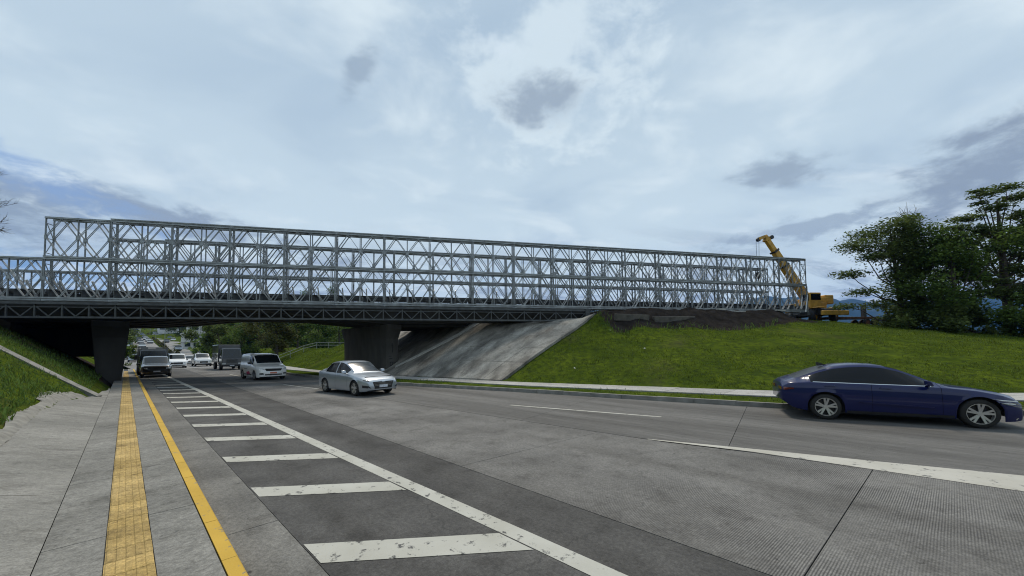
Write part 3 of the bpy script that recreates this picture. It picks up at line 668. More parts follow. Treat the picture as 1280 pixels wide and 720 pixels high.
for q, p in enumerate(ROWS):
    for st in (0, 1):
        r_ = range(0, 18)
        if st == 0: r_ = range(-5, 18)
        for i in r_: link('truss_panel', pme, tb, (i*BAY+(.0 if q < 2 else .35), p+random.uniform(-.012, .012), .08+st*(PH+.02)+random.uniform(-.006, .006)), (random.uniform(-.004, .004), 0, random.uniform(-.003, .003)))
ch = MB(); ch.box(.01, BAY-.01, -.07, .07, 0, .082); ch.box(.2, BAY-.2, -.10, .10, .03, .045); chme = ch.mesh('chord_reinforcement', M_steel)
for q, p in enumerate(ROWS):
    for i in range(1, 18):
        link('chord_reinforcement', chme, tb, (i*BAY+(.35 if q > 1 else 0), p, .085+2*PH+.03))
    for i in range(-5, 18):
        link('chord_reinforcement', chme, tb, (i*BAY+(.35 if q > 1 else 0), p, -.06))
bf = MB()   # bracing frame between the two planes of a truss
wb_ = .40
bf.bar((0, 0, 0), (0, wb_, 0), .035, .035).bar((0, 0, 1.7), (0, wb_, 1.7), .035, .035).bar((0, 0, .04), (0, wb_, .82), .03, .03, (1,0,0)).bar((0, wb_, .88), (0, 0, 1.66), .03, .03, (1,0,0)).bar((0, 0, .85), (0, wb_, .85), .03, .03)
bfme = bf.mesh('bracing_frame', M_steel)
for base, off in ((.115, 0), (4.245, .35)):
    for st in (0, 1):
        for i in range(-2 if st == 0 else 0, 19): link('bracing_frame', bfme, tb, (i*BAY+off+(.06 if i < 18 else -.06), base, .35+st*PH))
hb = MB(); hb.bar((0, 0, 0), (1.4, .40, 0), .05, .04).bar((0, .40, .01), (1.4, 0, .01), .05, .04); hbme = hb.mesh('chord_bracing', M_steel)
for base, off in ((.11, 0), (4.24, .35)):
    for i in range(0, 18): link('chord_bracing', hbme, tb, (i*BAY+off+.1, base, .11+2*PH))
tr = MB(); tr.box(-.09, .09, .2, 4.7, .0, .02).box(-.010, .010, .2, 4.7, .02, .44).box(-.09, .09, .2, 4.7, .44, .46); trme = tr.mesh('transom', M_steel_dk)
for i in range(-6, 37): link('transom', trme, tb, (i*BAY/2+.18, 0, .16))
rk = MB(); rk.bar((0, .66, 1.2), (0, 1.40, .14), .085, .06, (1,0,0)); rkme = rk.mesh('raker', M_steel_pale_lit)
rk2 = MB(); rk2.bar((0, 4.1, 1.15), (0, 3.45, .14), .055, .055, (1,0,0)); rk2me = rk2.mesh('raker', M_steel_pale_lit)
for i in range(-4, 37):
    for dx in (-.14, .14):
        if i*BAY/2+dx > 54.6: continue
        link('raker', rkme, tb, (i*BAY/2+.18+dx, 0, 0))
    link('raker', rk2me, tb, (i*BAY/2+.18, 0, 0))
dk = MB(); dk.box(.01, BAY-.01, 3.84, 3.96, .0, .13); dk.box(.01, BAY-.01, 3.70, 3.84, .0, .02); dkme = dk.mesh('kerb_beam', M_deck)
for i in range(-4, 17): link('kerb_beam', dkme, tb, (i*BAY, 0, .98))
sw = MB(); sw.bar((.1, .6, .22), (BAY-.1, 4.15, .22), .035, .035).bar((.1, 4.15, .255), (BAY-.1, .6, .255), .035, .035); swme = sw.mesh('sway_brace', M_steel)
for i in range(-4, 18): link('sway_brace', swme, tb, (i*BAY, 0, 0))
sg_ = MB(); sg_.box(.01, BAY-.01, -.05, .05, 0, .012).box(.01, BAY-.01, -.006, .006, .012, .13).box(.01, BAY-.01, -.05, .05, .13, .142); sgme = sg_.mesh('stringer', M_steel_dk)
for y in (1.3, 2.4, 3.5):
    for i in range(-4, 17): link('stringer', sgme, tb, (i*BAY, y, .625))
ep = MB(); ep.box(-.11, .0, -.03, .72, -.2, .1); ep.box(-.06, -.0, .0, .14, .1, 2.2)
for p in (.07, 4.2):
    m_ = MB(); m_.box(17.95*BAY, 18*BAY+.12, p-.1, p+.6, -.32, -.08); m_.build('bearing', M_deck, tb)
for p in ROWS:
    m_ = MB(); m_.bar((18*BAY+.04, p, -.1), (18*BAY+.04, p, 2.3), .08, .08); m_.build('end_post', M_steel, tb)
    m_ = MB(); m_.bar((18*BAY-.9, p-.55, -.1), (18*BAY+.0, p-.08, 1.5), .06, .06); m_.build('end_brace', M_steel_pale_lit, tb)
# railing along the far side of the old deck
for i in range(26): m_ = MB(); m_.box(-16+1.95*i-.05, -16+1.95*i+.05, 9.95, 10.1, 4.86, 5.75); m_.build('railing_post', M_oldconc_shaded, ob)
for z in (5.7, 5.35): m_ = MB(); m_.box(-16, 33, 9.98, 10.07, z-.06, z+.05); m_.build('rail', M_oldconc_shaded, ob)
# stacked packing timber and rubble under the right end
for i, (t, p, L_, z, tilt) in enumerate(((35.4, -2.6, 2.6, 4.15, .02), (38.8, -2.65, 3.4, 4.12, -.02))):
    x, y, _ = BW(t, p); m_ = MB(); m_.box(-L_/2, L_/2, -.2, .2, -.25, .25); o = m_.build('concrete_beam', mat('soiled_concrete', (.085, .078, .068), .95, var=.4, scale=3, bump=.4), None, False, (x, y, Hp(x, y)+.02), (.1, tilt, ROTB)); bevel(o, .03, 1)
    tag(o, ('shorter' if i == 0 else 'longer')+' pale concrete beam half buried in the dark soil below the truss bridge', 'beam', 'concrete beams in the soil')
for i, (t, p, sx, sy, sz, nm) in enumerate(((46.2, -.9, 1.3, .5, .09, 'pale plank lying on the soil just under the truss bridge'), (50.5, -.95, 1.0, .4, .08, 'short pale plank under the right end of the truss bridge'), (44.5, -1.0, .7, .3, .12, 'small grey offcut on the soil shelf left of the pale plank'))):
    x, y, _ = BW(t, p); m_ = MB(); m_.box(-sx/2, sx/2, -sy/2, sy/2, 0, sz); o = m_.build('plank', M_pale_conc, None, False, (x, y, float(H(np.array([x]), np.array([y]))[0])+.01), (0.05, .03, ROTB+.1)); tag(o, nm, 'plank')

# ------------------------------------------------------------------ vehicles
def make_wheel(parent, loc, R, w, side, style=0, detail=True, rimm=None):
    wo = link('wheel', None, parent, loc); rimm = rimm or M_rim
    t = MB(); t.lathe_y([(R*.71, -w/2), (R*.9, -w/2), (R*.98, -w*.38), (R, -w*.2), (R, w*.2), (R*.98, w*.38), (R*.9, w/2), (R*.71, w/2)], 26 if detail else 12)
    o = t.build('tyre', M_tyre, wo, True); fix(o.data)
    m_ = MB(); y1 = side*w*.40; y0 = side*w*.1; rr = R*.715
    m_.lathe_y([(rr, y0-side*.02), (rr, y1+side*.012), (rr*.93, y1+side*.012), (rr*.90, y0)], 26 if detail else 12)
    if detail:
        for k in range(5):
            a = 2*math.pi*k/5+.3
            for da in ((-.20, .20) if style == 0 else (-.26, .12)):
                c, s_ = math.cos(a+da), math.sin(a+da); c2, s2 = math.cos(a+da*.45), math.sin(a+da*.45)
                m_.bar((c2*R*.10, y1-side*.02, s2*R*.10), (c*R*.68, y1-side*.002, s*0+s_*R*.68), R*.13, .03, (0, 1, 0))
        m_.lathe_y([(R*.16, y1-side*.03), (R*.15, y1+side*.004), (.001, y1+side*.004)], 14)
        d = MB(); d.lathe_y([(rr*.92, y0-side*.01), (rr*.5, y0+side*.0), (.001, y0)], 20); d.build('brake_disc', M_black, wo)
    else: m_.lathe_y([(rr*.92, y1-side*.02), (.001, y1)], 10)
    o = m_.build('rim', rimm, wo); fix(o.data); return wo
def squeeze(P, f):      # remap every length along the car
    Q = dict(P)
    for k_ in ('top', 'belt', 'sill'): Q[k_] = [(f(a), b) for a, b in P[k_]]
    for k_ in ('ws', 'rw', 'sg', 'doors'):
        if P.get(k_): Q[k_] = tuple(f(a) for a in P[k_])
    Q['L'] = f(P['L']); Q['fo'] = f(P['fo']); return Q
def car(name, label, cat, P, loc, rot, group=None):
    """local frame: x forward (front at +), y left; z up; origin on the ground midway between the axles"""
    T = thing(name, label, cat, loc, rot, group)
    L, Wd = P['L'], P['W']; xf = P['wb']/2+P['fo']; R = P['R']; ax = (P['wb']/2, -P['wb']/2); Ra = R+.055
    kx = lambda key: (np.array([q[0] for q in P[key]])*1.0, np.array([q[1] for q in P[key]]))
    def prof(key, x):  # smooth profile along distance from the front bumper
        a, b = kx(key); return float(np.interp(x, a, b))
    marks = set()
    for k_ in ('ws', 'rw', 'sg', 'doors'):
        for v in (P.get(k_) or ()): marks.add(v)
    xs = set(np.round(np.linspace(0, L, 64), 4))
    for a_ in ax:
        c = xf-a_
        for q in np.linspace(-1, 1, 15): xs.add(round(c+Ra*math.sin(q*math.pi/2), 4))
    for v in marks:
        xs.add(round(v, 4))
    for v in P.get('doors', ()): xs.add(round(v-.004, 4)); xs.add(round(v+.004, 4)); xs.discard(round(v, 4))
    for v in (.02, .05, .09, .14): xs.add(v); xs.add(round(L-v, 4))
    xs = sorted(xs); xs = [x for i, x in enumerate(xs) if i == 0 or x-xs[i-1] > .003]
    sm = lambda key, x: (prof(key, x-.05)+prof(key, x)*2+prof(key, x+.05))/4
    rings = []; info = []
    for x in xs:
        e = min(x, L-x); ef = P.get('rf', .55) if x < L/2 else P.get('rr', .42)
        w = Wd/2*(1-P.get('nose', .20)*max(0, 1-e/ef)**2.2); zt = sm('top', x); zb = min(sm('belt', x), zt-.02); zs = sm('sill', x)
        wr = min(w*P['tumble'], w-.02) if zt-zb > .12 else w*(.96-(1-P['tumble']-.04)*min(1, max(0, (zt-zb)/.12)))
        if zt-zb <= .12: wr = w*(.93+(P['tumble']-.93)*max(0, (zt-zb))/.12)
        zm = zs+(zb-zs)*.48
        zr = max(zb+.006, zt-(.07 if zt-zb > .12 else .02))
        pts = [(w*.955, zs), (w*.985, zs+(zb-zs)*.16), (w*1.0, zm), (w*.992, zs+(zb-zs)*.66), (w*.985, zs+(zb-zs)*.78), (w*.965, zb-.012), (w*.94, zb)]
        for f in (.33, .66, 1.0): pts.append((w*.935*(1-f)+wr*f+.02*math.sin(f*math.pi)*(zt-zb > .2), zb+(zr-zb)*f))
        pts += [(wr*.93, zt-.022 if zt-zb > .12 else zt-.008), (wr*.6, zt+.004), (0, zt+.012)]
        for a_ in ax:
            c = xf-a_
            if abs(x-c) < Ra-1e-4:
                za = R+math.sqrt(Ra*Ra-(x-c)**2)
                lift = [max(p[1], za+.004*i) if p[1] < za+.03 else p[1] for i, p in enumerate(pts)]
                pts = [(p[0] if p[1] >= lift[i]-1e-6 else max(p[0], w*.985), lift[i]) for i, p in enumerate(pts)]
        rings.append(pts); info.append((zt, zb))
    nv = len(rings[0]); full = 2*nv-1
    V = []; 
    for x, pts in zip(xs, rings):
        X_ = xf-x
        V += [(X_, p[0], p[1]) for p in pts]+[(X_, -p[0], p[1]) for p in pts[-2::-1]]
    parts = {k_: [] for k_ in ('body', 'windscreen', 'rear_window', 'side_l', 'side_r', 'gap', 'roof')}
    inr = lambda a, ab: ab and ab[0]-1e-6 <= a <= ab[1]+1e-6
    doors = P.get('doors', ())
    for i in range(len(xs)-1):
        xm = (xs[i]+xs[i+1])/2; zt, zb = info[i]; zt2, zb2 = info[i+1]
        for j in range(full-1):
            jj = j if j < nv-1 else full-2-j; f = (i*full+j, i*full+j+1, (i+1)*full+j+1, (i+1)*full+j)
            k_ = 'body'
            if jj >= 10 and inr(xm, P.get('ws')): k_ = 'windscreen'
            elif jj >= 10 and inr(xm, P.get('rw')): k_ = 'rear_window'
            elif 6 <= jj <= 8 and P.get('sg') and any(a <= xm <= b for a, b in zip(P['sg'][::2], P['sg'][1::2])) and min(zt-zb, zt2-zb2) > .10:
                k_ = 'side_l' if j < nv-1 else 'side_r'
            elif jj <= 8 and any(abs(xm-v) < .0045 for v in doors) and not any(abs(xm-(xf-a_)) < Ra for a_ in ax): k_ = 'gap'
            parts[k_].append(f)
    parts['body'] += [tuple(range(full))[::-1], tuple((len(xs)-1)*full+k_ for k_ in range(full))]
    gm = P.get('glass', M_glass); M_rg = mat('rear_glass', (.006, .007, .009), .3, var=.05, spec=.3); pm = P['paint']; res = {}
    for k_, fs in parts.items():
        if not fs: continue
        used = sorted({i for f in fs for i in f}); mp = {v: i for i, v in enumerate(used)}
        b = MB(); b.add([V[i] for i in used], [tuple(mp[i] for i in f) for f in fs])
        nm = {'side_l': 'side_window', 'side_r': 'side_window', 'gap': 'door_seam'}.get(k_, k_)
        me = b.mesh(nm, {'body': pm, 'gap': M_seam}.get(k_, P.get('front_glass', M_glass) if k_ == 'windscreen' else M_rg if k_ == 'rear_window' else gm), k_ != 'gap')
        o = link(nm, me, T); res[k_] = o
        if k_ == 'gap': o['kind'] = 'stuff'
    bmf = bmesh.new(); allf = [f for fs in parts.values() for f in fs]
    vs_ = [bmf.verts.new(v) for v in V]; bmf.verts.ensure_lookup_table()
    for f in allf:
        ff = [vs_[i] for i in f]
        if len(set(ff)) > 2:
            try: bmf.faces.new(ff)
            except ValueError: pass
    bvh = BVHTree.FromBMesh(bmf); bmf.free()
    def patch(nm, quad, axis, sign, mt, off=.008, nu=6, nv_=4, parent=T):
        # quad: four corners in the plane across `axis`; pressed onto the body along it
        q = [Vector(c) for c in quad]; pts = []
        for i in range(nu+1):
            for j in range(nv_+1):
                f, g_ = i/nu, j/nv_; c = (q[0]*(1-f)+q[1]*f)*(1-g_)+(q[3]*(1-f)+q[2]*f)*g_
                if axis == 'x': o_ = Vector((sign*6, c[0], c[1])); d_ = Vector((-sign, 0, 0))
                elif axis == 'y': o_ = Vector((c[0], sign*3, c[1])); d_ = Vector((0, -sign, 0))
                hit = bvh.ray_cast(o_, d_)
                if hit[0] is None: h_ = (pts[-1][0] if pts else o_)
                else: h_ = hit[0]-d_*off
                pts.append((h_,))
        k2 = nv_+1; b = MB(); PV = [tuple(p[0]) for p in pts]; inn = [tuple(p[0]+d_*(off+.02)) for p in pts]
        Fs = [(i*k2+j, i*k2+j+1, (i+1)*k2+j+1, (i+1)*k2+j) for i in range(nu) for j in range(nv_)]
        rim = [i*k2 for i in range(nu+1)]+[nu*k2+j for j in range(1, k2)]+[i*k2+nv_ for i in range(nu-1, -1, -1)]+[j for j in range(nv_-1, 0, -1)]
        n0 = len(PV); Fs += [(rim[i], rim[(i+1) % len(rim)], n0+rim[(i+1) % len(rim)], n0+rim[i]) for i in range(len(rim))]
        b.add(PV+inn, Fs); o = b.build(nm, mt, parent, False); fix(o.data); return o
    ub = MB(); ub.box(-L/2+.45+(xf-L/2), xf-.35, -Wd/2+.24, Wd/2-.24, R*.55, prof('belt', L/2)-.12)
    ub.build('underbody', M_black, T)
    for a_ in ax:
        for sd in (1, -1): make_wheel(T, (a_, sd*(Wd/2-P['tw']/2-.015), R), R, P['tw'], sd, P.get('style', 0), P.get('detail', True), P.get('rim'))
    P['extra'](T, patch, xf, L, Wd) if P.get('extra') else None
    return T
def mirror(T, x, y, z, sd, mt):
    b = MB(); b.hexa([(x-.05, sd*(y+.0), z-.05), (x+.07, sd*(y+.02), z-.04), (x+.05, sd*(y+.2), z-.03), (x-.06, sd*(y+.2), z-.04)], [(x-.07, sd*(y+.02), z+.08), (x+.03, sd*(y+.03), z+.07), (x+.0, sd*(y+.2), z+.075), (x-.075, sd*(y+.2), z+.085)])
    b.box(x-.02, x+.04, sd*(y-.06) if sd > 0 else -(y+.04), sd*(y+.04) if sd > 0 else -(y-.06), z-.07, z-.035)
    o = b.build('mirror', mt, T); fix(o.data); bevel(o, .02, 2)
    for f in o.data.polygons: f.use_smooth = True
def handle(patch, x, z, sd, mt, w=.19): patch('door_handle', [(x-w/2, z-.013), (x+w/2, z-.013), (x+w/2, z+.016), (x-w/2, z+.016)], 'y', sd, mt, .022, 3, 2)

def face_loc(rear_su, front_su, wb, halfw, z=0):   # place from the ground contact of the two right-hand wheels
    a = np.array(W(*rear_su))[:2]; b = np.array(W(*front_su))[:2]; d = (b-a)/np.linalg.norm(b-a); m_ = (a+b)/2; left = np.array([-d[1], d[0]])
    c = m_+left*(halfw-.09); return (c[0], c[1], z), math.atan2(d[1], d[0])

PT_silver = paint('silver_paint', (.36, .40, .45), .55, .32); PT_blue = mat('blue_paint', (.0020, .0068, .062), .32, .0, var=.03, coat=.6, spec=.2)
PT_white = paint('white_paint', (.78, .78, .77)); PT_dark = paint('dark_grey_paint', (.016, .017, .020)); PT_grey = paint('grey_paint', (.16, .17, .18)); PT_red = paint('red_paint', (.28, .02, .02)); PT_bl2 = paint('light_blue_paint', (.07, .16, .30))
M_mag = mat('magenta_print', (.42, .02, .10), .5, var=.1); M_orange = mat('orange_plate', (.6, .2, .12), .5, var=.15, scale=30)

def sedan_silver(T, patch, xf, L, Wd):
    for sd in (1, -1):
        patch('headlight', [(sd*.50, .60), (sd*.80, .64), (sd*.83, .735), (sd*.60, .70)], 'x', 1, M_lamp, .01, 8, 3)
        patch('headlight_bezel', [(sd*.62, .625), (sd*.76, .645), (sd*.77, .685), (sd*.64, .665)], 'x', 1, M_black, .018, 4, 2)
        patch('fog_lamp', [(sd*.55, .34), (sd*.79, .36), (sd*.80, .47), (sd*.66, .44)], 'x', 1, M_black, .008, 6, 3)
        mirror(T, .62, .83, .98, sd, PT_silver)
        handle(patch, -.02, .845, sd, PT_silver); handle(patch, -.98, .86, sd, PT_silver)
        patch('tail_light', [(sd*.45, .80), (sd*.80, .80), (sd*.80, .92), (sd*.45, .90)], 'x', -1, M_red, .012)
    patch('grille', [(-.42, .36), (.42, .36), (.36, .26), (-.36, .26)], 'x', 1, M_black, .010, 8, 2)
    patch('grille', [(-.50, .61), (.50, .61), (.40, .36), (-.40, .36)], 'x', 1, M_black, .012, 10, 4)
    patch('grille_frame', [(-.54, .635), (.54, .635), (.50, .61), (-.50, .61)], 'x', 1, M_chrome, .014, 10, 1)
    for k_ in range(3): patch('grille_bar', [(-.44+.02*k_, .545-.055*k_), (.44-.02*k_, .545-.055*k_), (.44-.02*k_, .555-.055*k_), (-.44+.02*k_, .555-.055*k_)], 'x', 1, M_chrome, .016, 8, 1)
    patch('number_plate', [(-.19, .36), (.19, .36), (.19, .47), (-.19, .47)], 'x', 1, M_plate, .026, 3, 1)
    patch('emblem', [(-.08, .595), (.08, .595), (.075, .64), (-.075, .64)], 'x', 1, M_chrome, .028, 4, 2)
    patch('bumper_trim', [(-.62, .235), (.62, .235), (.60, .262), (-.60, .262)], 'x', 1, M_chrome, .012, 8, 1)
lo, ro = face_loc((18.41, 6.53), (15.72, 6.79), 2.6, .865)
base_sedan = dict(L=4.40, W=1.73, wb=2.60, fo=.86, R=.315, tw=.20, tumble=.70, nose=.24, rf=.75, rr=.5,
    top=[(0, .58), (.05, .66), (.14, .715), (.4, .80), (.8, .88), (1.12, .925), (1.22, .96), (1.6, 1.20), (1.95, 1.385), (2.2, 1.44), (2.6, 1.46), (3.0, 1.435), (3.3, 1.37), (3.75, 1.15), (4.05, 1.035), (4.25, 1.015), (4.36, .98), (4.40, .9)],
    belt=[(0, .54), (.1, .66), (.4, .75), (.9, .84), (1.25, .90), (2.2, .925), (3.3, .955), (3.9, .98), (4.25, .94), (4.4, .80)],
    sill=[(0, .27), (.15, .21), (.5, .19), (1.4, .20), (3.2, .20), (3.9, .22), (4.2, .28), (4.4, .42)],
    ws=(1.24, 1.98), rw=(3.22, 3.86), sg=(1.50, 2.42, 2.50, 3.42), doors=(1.42, 2.46, 3.40))
def mod(**k): d = dict(base_sedan); d.update(k); return d
car('silver_sedan', 'silver sedan driving towards the camera in the middle lane', 'car', mod(paint=PT_silver, extra=sedan_silver, glass=M_tint), lo, ro)

def sedan_blue(T, patch, xf, L, Wd):
    for sd in (1, -1):
        patch('headlight', [(xf-.62, .655), (xf-.12, .615), (xf-.14, .635), (xf-.64, .678)], 'y', sd, M_lamp, .01, 8, 1)
        patch('headlight', [(sd*.42, .61), (sd*.80, .615), (sd*.80, .64), (sd*.42, .635)], 'x', 1, M_lamp, .01, 8, 1)
        patch('headlight', [(xf-.42, .57), (xf-.12, .555), (xf-.13, .575), (xf-.43, .595)], 'y', sd, M_lamp, .01, 6, 1)
        patch('tail_light', [(xf-L+.03, .72), (xf-L+.24, .76), (xf-L+.24, .79), (xf-L+.03, .80)], 'y', sd, M_red, .01, 6, 2)
        patch('tail_light', [(sd*.3, .72), (sd*.78, .72), (sd*.78, .80), (sd*.3, .80)], 'x', -1, M_red, .012)
        mirror(T, .53, .87, .975, sd, PT_blue)
        handle(patch, -.2, .84, sd, PT_blue, .21); handle(patch, -1.26, .86, sd, PT_blue, .21)
        patch('window_trim', [(.62, .906), (-1.60, .950), (-1.60, .963), (.62, .919)], 'y', sd, M_chrome, .006, 14, 1)
        patch('side_crease', [(.65, .40), (-.65, .47), (-.72, .495), (.62, .43)], 'y', sd, PT_blue, .03, 10, 2)
        patch('sill_trim', [(.95, .20), (-.95, .20), (-.95, .26), (.95, .26)], 'y', sd, M_black, .012, 8, 1)
    patch('grille', [(-.65, .62), (.65, .62), (.5, .34), (-.5, .34)], 'x', 1, M_black, .012, 10, 4)
    patch('bumper_lip', [(-.8, .22), (.8, .22), (.8, .26), (-.8, .26)], 'x', 1, M_chrome, .02, 10, 1)
    patch('number_plate', [(-.2, .40), (.2, .40), (.2, .51), (-.2, .51)], 'x', 1, M_plate, .026, 3, 1)
    b = MB(); b.hexa([(-1.32, -.02, 1.34), (-1.12, -.02, 1.37), (-1.12, .02, 1.37), (-1.32, .02, 1.34)], [(-1.34, -.005, 1.44), (-1.3, -.012, 1.44), (-1.3, .012, 1.44), (-1.34, .005, 1.44)]); b.build('antenna', M_black, T)
lo, ro = face_loc((.90, 12.58), (-1.68, 13.37), 2.72, .91)
car('blue_sedan', 'dark blue fastback sedan passing on the right near the far kerb', 'car', squeeze(mod(L=4.68, W=1.82, wb=2.72, fo=.90, R=.325, tw=.22, tumble=.69, nose=.17, rf=.55, rr=.55, paint=PT_blue, extra=sedan_blue, glass=M_tint, style=1,
    top=[(0, .64), (.04, .70), (.14, .745), (.45, .81), (.9, .875), (1.3, .91), (1.40, .945), (1.78, 1.14), (2.13, 1.305), (2.45, 1.395), (2.78, 1.415), (3.1, 1.40), (3.4, 1.355), (3.75, 1.245), (4.1, 1.115), (4.4, 1.005), (4.55, .96), (4.62, .94), (4.66, .90), (4.68, .84)],
    belt=[(0, .55), (.1, .64), (.4, .74), (.9, .83), (1.35, .88), (2.2, .915), (3.4, .945), (4.0, .95), (4.5, .92), (4.68, .80)],
    sill=[(0, .21), (.15, .18), (.5, .17), (1.4, .19), (3.3, .20), (4.1, .21), (4.45, .28), (4.68, .45)],
    ws=(1.42, 2.36), rw=(3.5, 4.32), sg=(1.60, 3.96), doors=(1.50, 2.72, 3.80)), lambda a: a*.69/.9 if a < .9 else a-.21 if a < 3.62 else 3.41+(a-3.62)*.84), lo, ro)

def van_extra(T, patch, xf, L, Wd):
    for sd in (1, -1):
        patch('headlight', [(sd*.48, .72), (sd*.83, .76), (sd*.84, .88), (sd*.60, .80)], 'x', 1, M_lamp, .01, 6, 3)
        patch('fog_lamp', [(sd*.56, .40), (sd*.80, .40), (sd*.80, .50), (sd*.60, .50)], 'x', 1, M_black, .01)
        mirror(T, .66, .88, 1.13, sd, M_black)
        patch('print_patch', [(.55, .38), (-.15, .30), (-.35, .52), (.35, .60)], 'y', sd, M_mag, .006, 6, 3)
        patch('side_moulding', [(.85, .34), (-.9, .34), (-.9, .40), (.85, .40)], 'y', sd, M_black, .01, 8, 1)
        patch('print_patch', [(-.1, .72), (-.9, .72), (-.9, .77), (-.1, .77)], 'y', sd, PT_grey, .006, 6, 1)
        patch('tail_light', [(sd*.76, .7), (sd*.85, .7), (sd*.83, 1.2), (sd*.74, 1.2)], 'x', -1, M_red, .012)
    patch('grille', [(-.52, .78), (.52, .78), (.42, .62), (-.42, .62)], 'x', 1, M_black, .012, 8, 3)
    patch('emblem', [(-.1, .74), (.1, .74), (.1, .765), (-.1, .765)], 'x', 1, M_chrome, .02, 3, 1)
    patch('lower_grille', [(-.5, .34), (.5, .34), (.5, .42), (-.5, .42)], 'x', 1, M_black, .01, 8, 1)
    patch('number_plate', [(-.2, .45), (.2, .45), (.2, .55), (-.2, .55)], 'x', 1, M_orange, .022, 3, 1)
van_p = mod(L=4.42, W=1.83, wb=2.79, fo=.87, R=.325, tw=.2, tumble=.84, nose=.16, rf=.6, rr=.2, paint=PT_white, extra=van_extra, detail=True, rim=PT_grey,
    top=[(0, .70), (.05, .84), (.15, .90), (.5, 1.0), (.85, 1.07), (.95, 1.12), (1.3, 1.42), (1.62, 1.66), (1.8, 1.74), (2.3, 1.80), (3.4, 1.81), (4.2, 1.78), (4.36, 1.72), (4.42, 1.5)],
    belt=[(0, .62), (.1, .80), (.5, .92), (.95, 1.03), (1.5, 1.06), (4.2, 1.08), (4.42, 1.0)], sill=[(0, .26), (.2, .20), (1.0, .22), (4.0, .24), (4.42, .36)],
    ws=(.97, 1.66), rw=None, sg=(1.30, 2.12), doors=(1.22, 2.2, 3.2))
lo, ro = face_loc((32.75, 5.95), (29.95, 6.1), 2.79, .915)
car('white_van', 'small white panel van with a magenta patch on its side', 'van', van_p, lo, ro)

def simple_extra(T, patch, xf, L, Wd):
    for sd in (1, -1):
        patch('headlight', [(sd*.52, .66), (sd*.80, .68), (sd*.80, .78), (sd*.56, .76)], 'x', 1, M_lamp, .012, 4, 2); mirror(T, .6, Wd/2-.03, 1.02, sd, M_black)
    patch('grille', [(-.45, .72), (.45, .72), (.42, .5), (-.42, .5)], 'x', 1, M_black, .014, 5, 2); patch('number_plate', [(-.2, .42), (.2, .42), (.2, .52), (-.2, .52)], 'x', 1, M_plate, .026, 3, 1)
    patch('lower_grille', [(-.6, .3), (.6, .3), (.6, .40), (-.6, .40)], 'x', 1, M_black, .01, 5, 1)
suv_p = mod(L=4.4, W=1.82, wb=2.62, R=.35, fo=.86, tumble=.80, nose=.15, paint=PT_dark, extra=simple_extra, detail=False, rr=.3,
    top=[(0, .72), (.05, .86), (.2, .93), (.6, 1.0), (1.1, 1.06), (1.5, 1.34), (1.85, 1.58), (2.2, 1.66), (3.6, 1.65), (4.1, 1.55), (4.3, 1.2), (4.4, .9)],
    belt=[(0, .66), (.1, .82), (.5, .90), (1.1, .98), (3.8, 1.04), (4.3, 1.0), (4.4, .84)], sill=[(0, .34), (.2, .27), (4.0, .28), (4.4, .42)],
    ws=(1.12, 1.88), rw=(4.0, 4.3), sg=(1.4, 2.35, 2.43, 3.7), doors=(1.3, 2.39, 3.3))
def on_road(s, u, ang=0): x, y, _ = W(s, u); z = float(hill(np.array(s)))+(.012 if s > 60 else 0); return (x, y, z), math.atan2(-r2[1], -r2[0])+ang
def put(name, label, cat, P, s, u, group=None, ang=0): l, r_ = on_road(s, u, ang); return car(name, label, cat, P, l, r_, group)
put('dark_suv', 'dark grey SUV in the shade under the bridge, just ahead of a dark truck', 'car', suv_p, 42.8, 1.75)
mv = dict(van_p); mv.update(paint=PT_white, detail=False, W=1.75, extra=simple_extra, doors=(1.22, 2.2, 3.2), rim=None, sg=(1.3, 2.1, 2.2, 3.1, 3.2, 4.1))
put('white_minivan', 'white minivan in sunlight beyond the bridge, beside the dark truck', 'van', mv, 64.5, 4.6)
pk = mod(L=5.1, W=1.86, wb=3.05, R=.38, fo=.92, tumble=.80, nose=.14, paint=PT_white, extra=simple_extra, detail=False, rr=.15,
    top=[(0, .85), (.05, 1.0), (.2, 1.06), (.7, 1.12), (1.25, 1.18), (1.6, 1.46), (1.95, 1.72), (2.2, 1.78), (3.2, 1.76), (3.5, 1.68), (3.62, 1.1), (5.0, 1.08), (5.1, 1.0)],
    belt=[(0, .78), (.1, .94), (.5, 1.0), (1.25, 1.08), (3.6, 1.06), (5.0, 1.04), (5.1, .95)], sill=[(0, .42), (.2, .36), (4.8, .40), (5.1, .5)], ws=(1.27, 1.98), rw=(3.5, 3.62), sg=(1.55, 2.45, 2.53, 3.3), doors=(1.45, 2.49, 3.45))
put('white_pickup', 'white pickup truck facing the camera beyond the bridge, left of the box truck', 'pickup', pk, 68.5, 7.5)
hb_ = mod(paint=PT_grey, extra=simple_extra, detail=False)
put('white_car', 'pale car half hidden behind the white pickup', 'car', mod(paint=PT_white, extra=simple_extra, detail=False), 77, 7.05)
put('blue_pickup', 'blue pickup behind the white minivan', 'pickup', dict(pk, paint=PT_bl2), 73.5, 4.3)

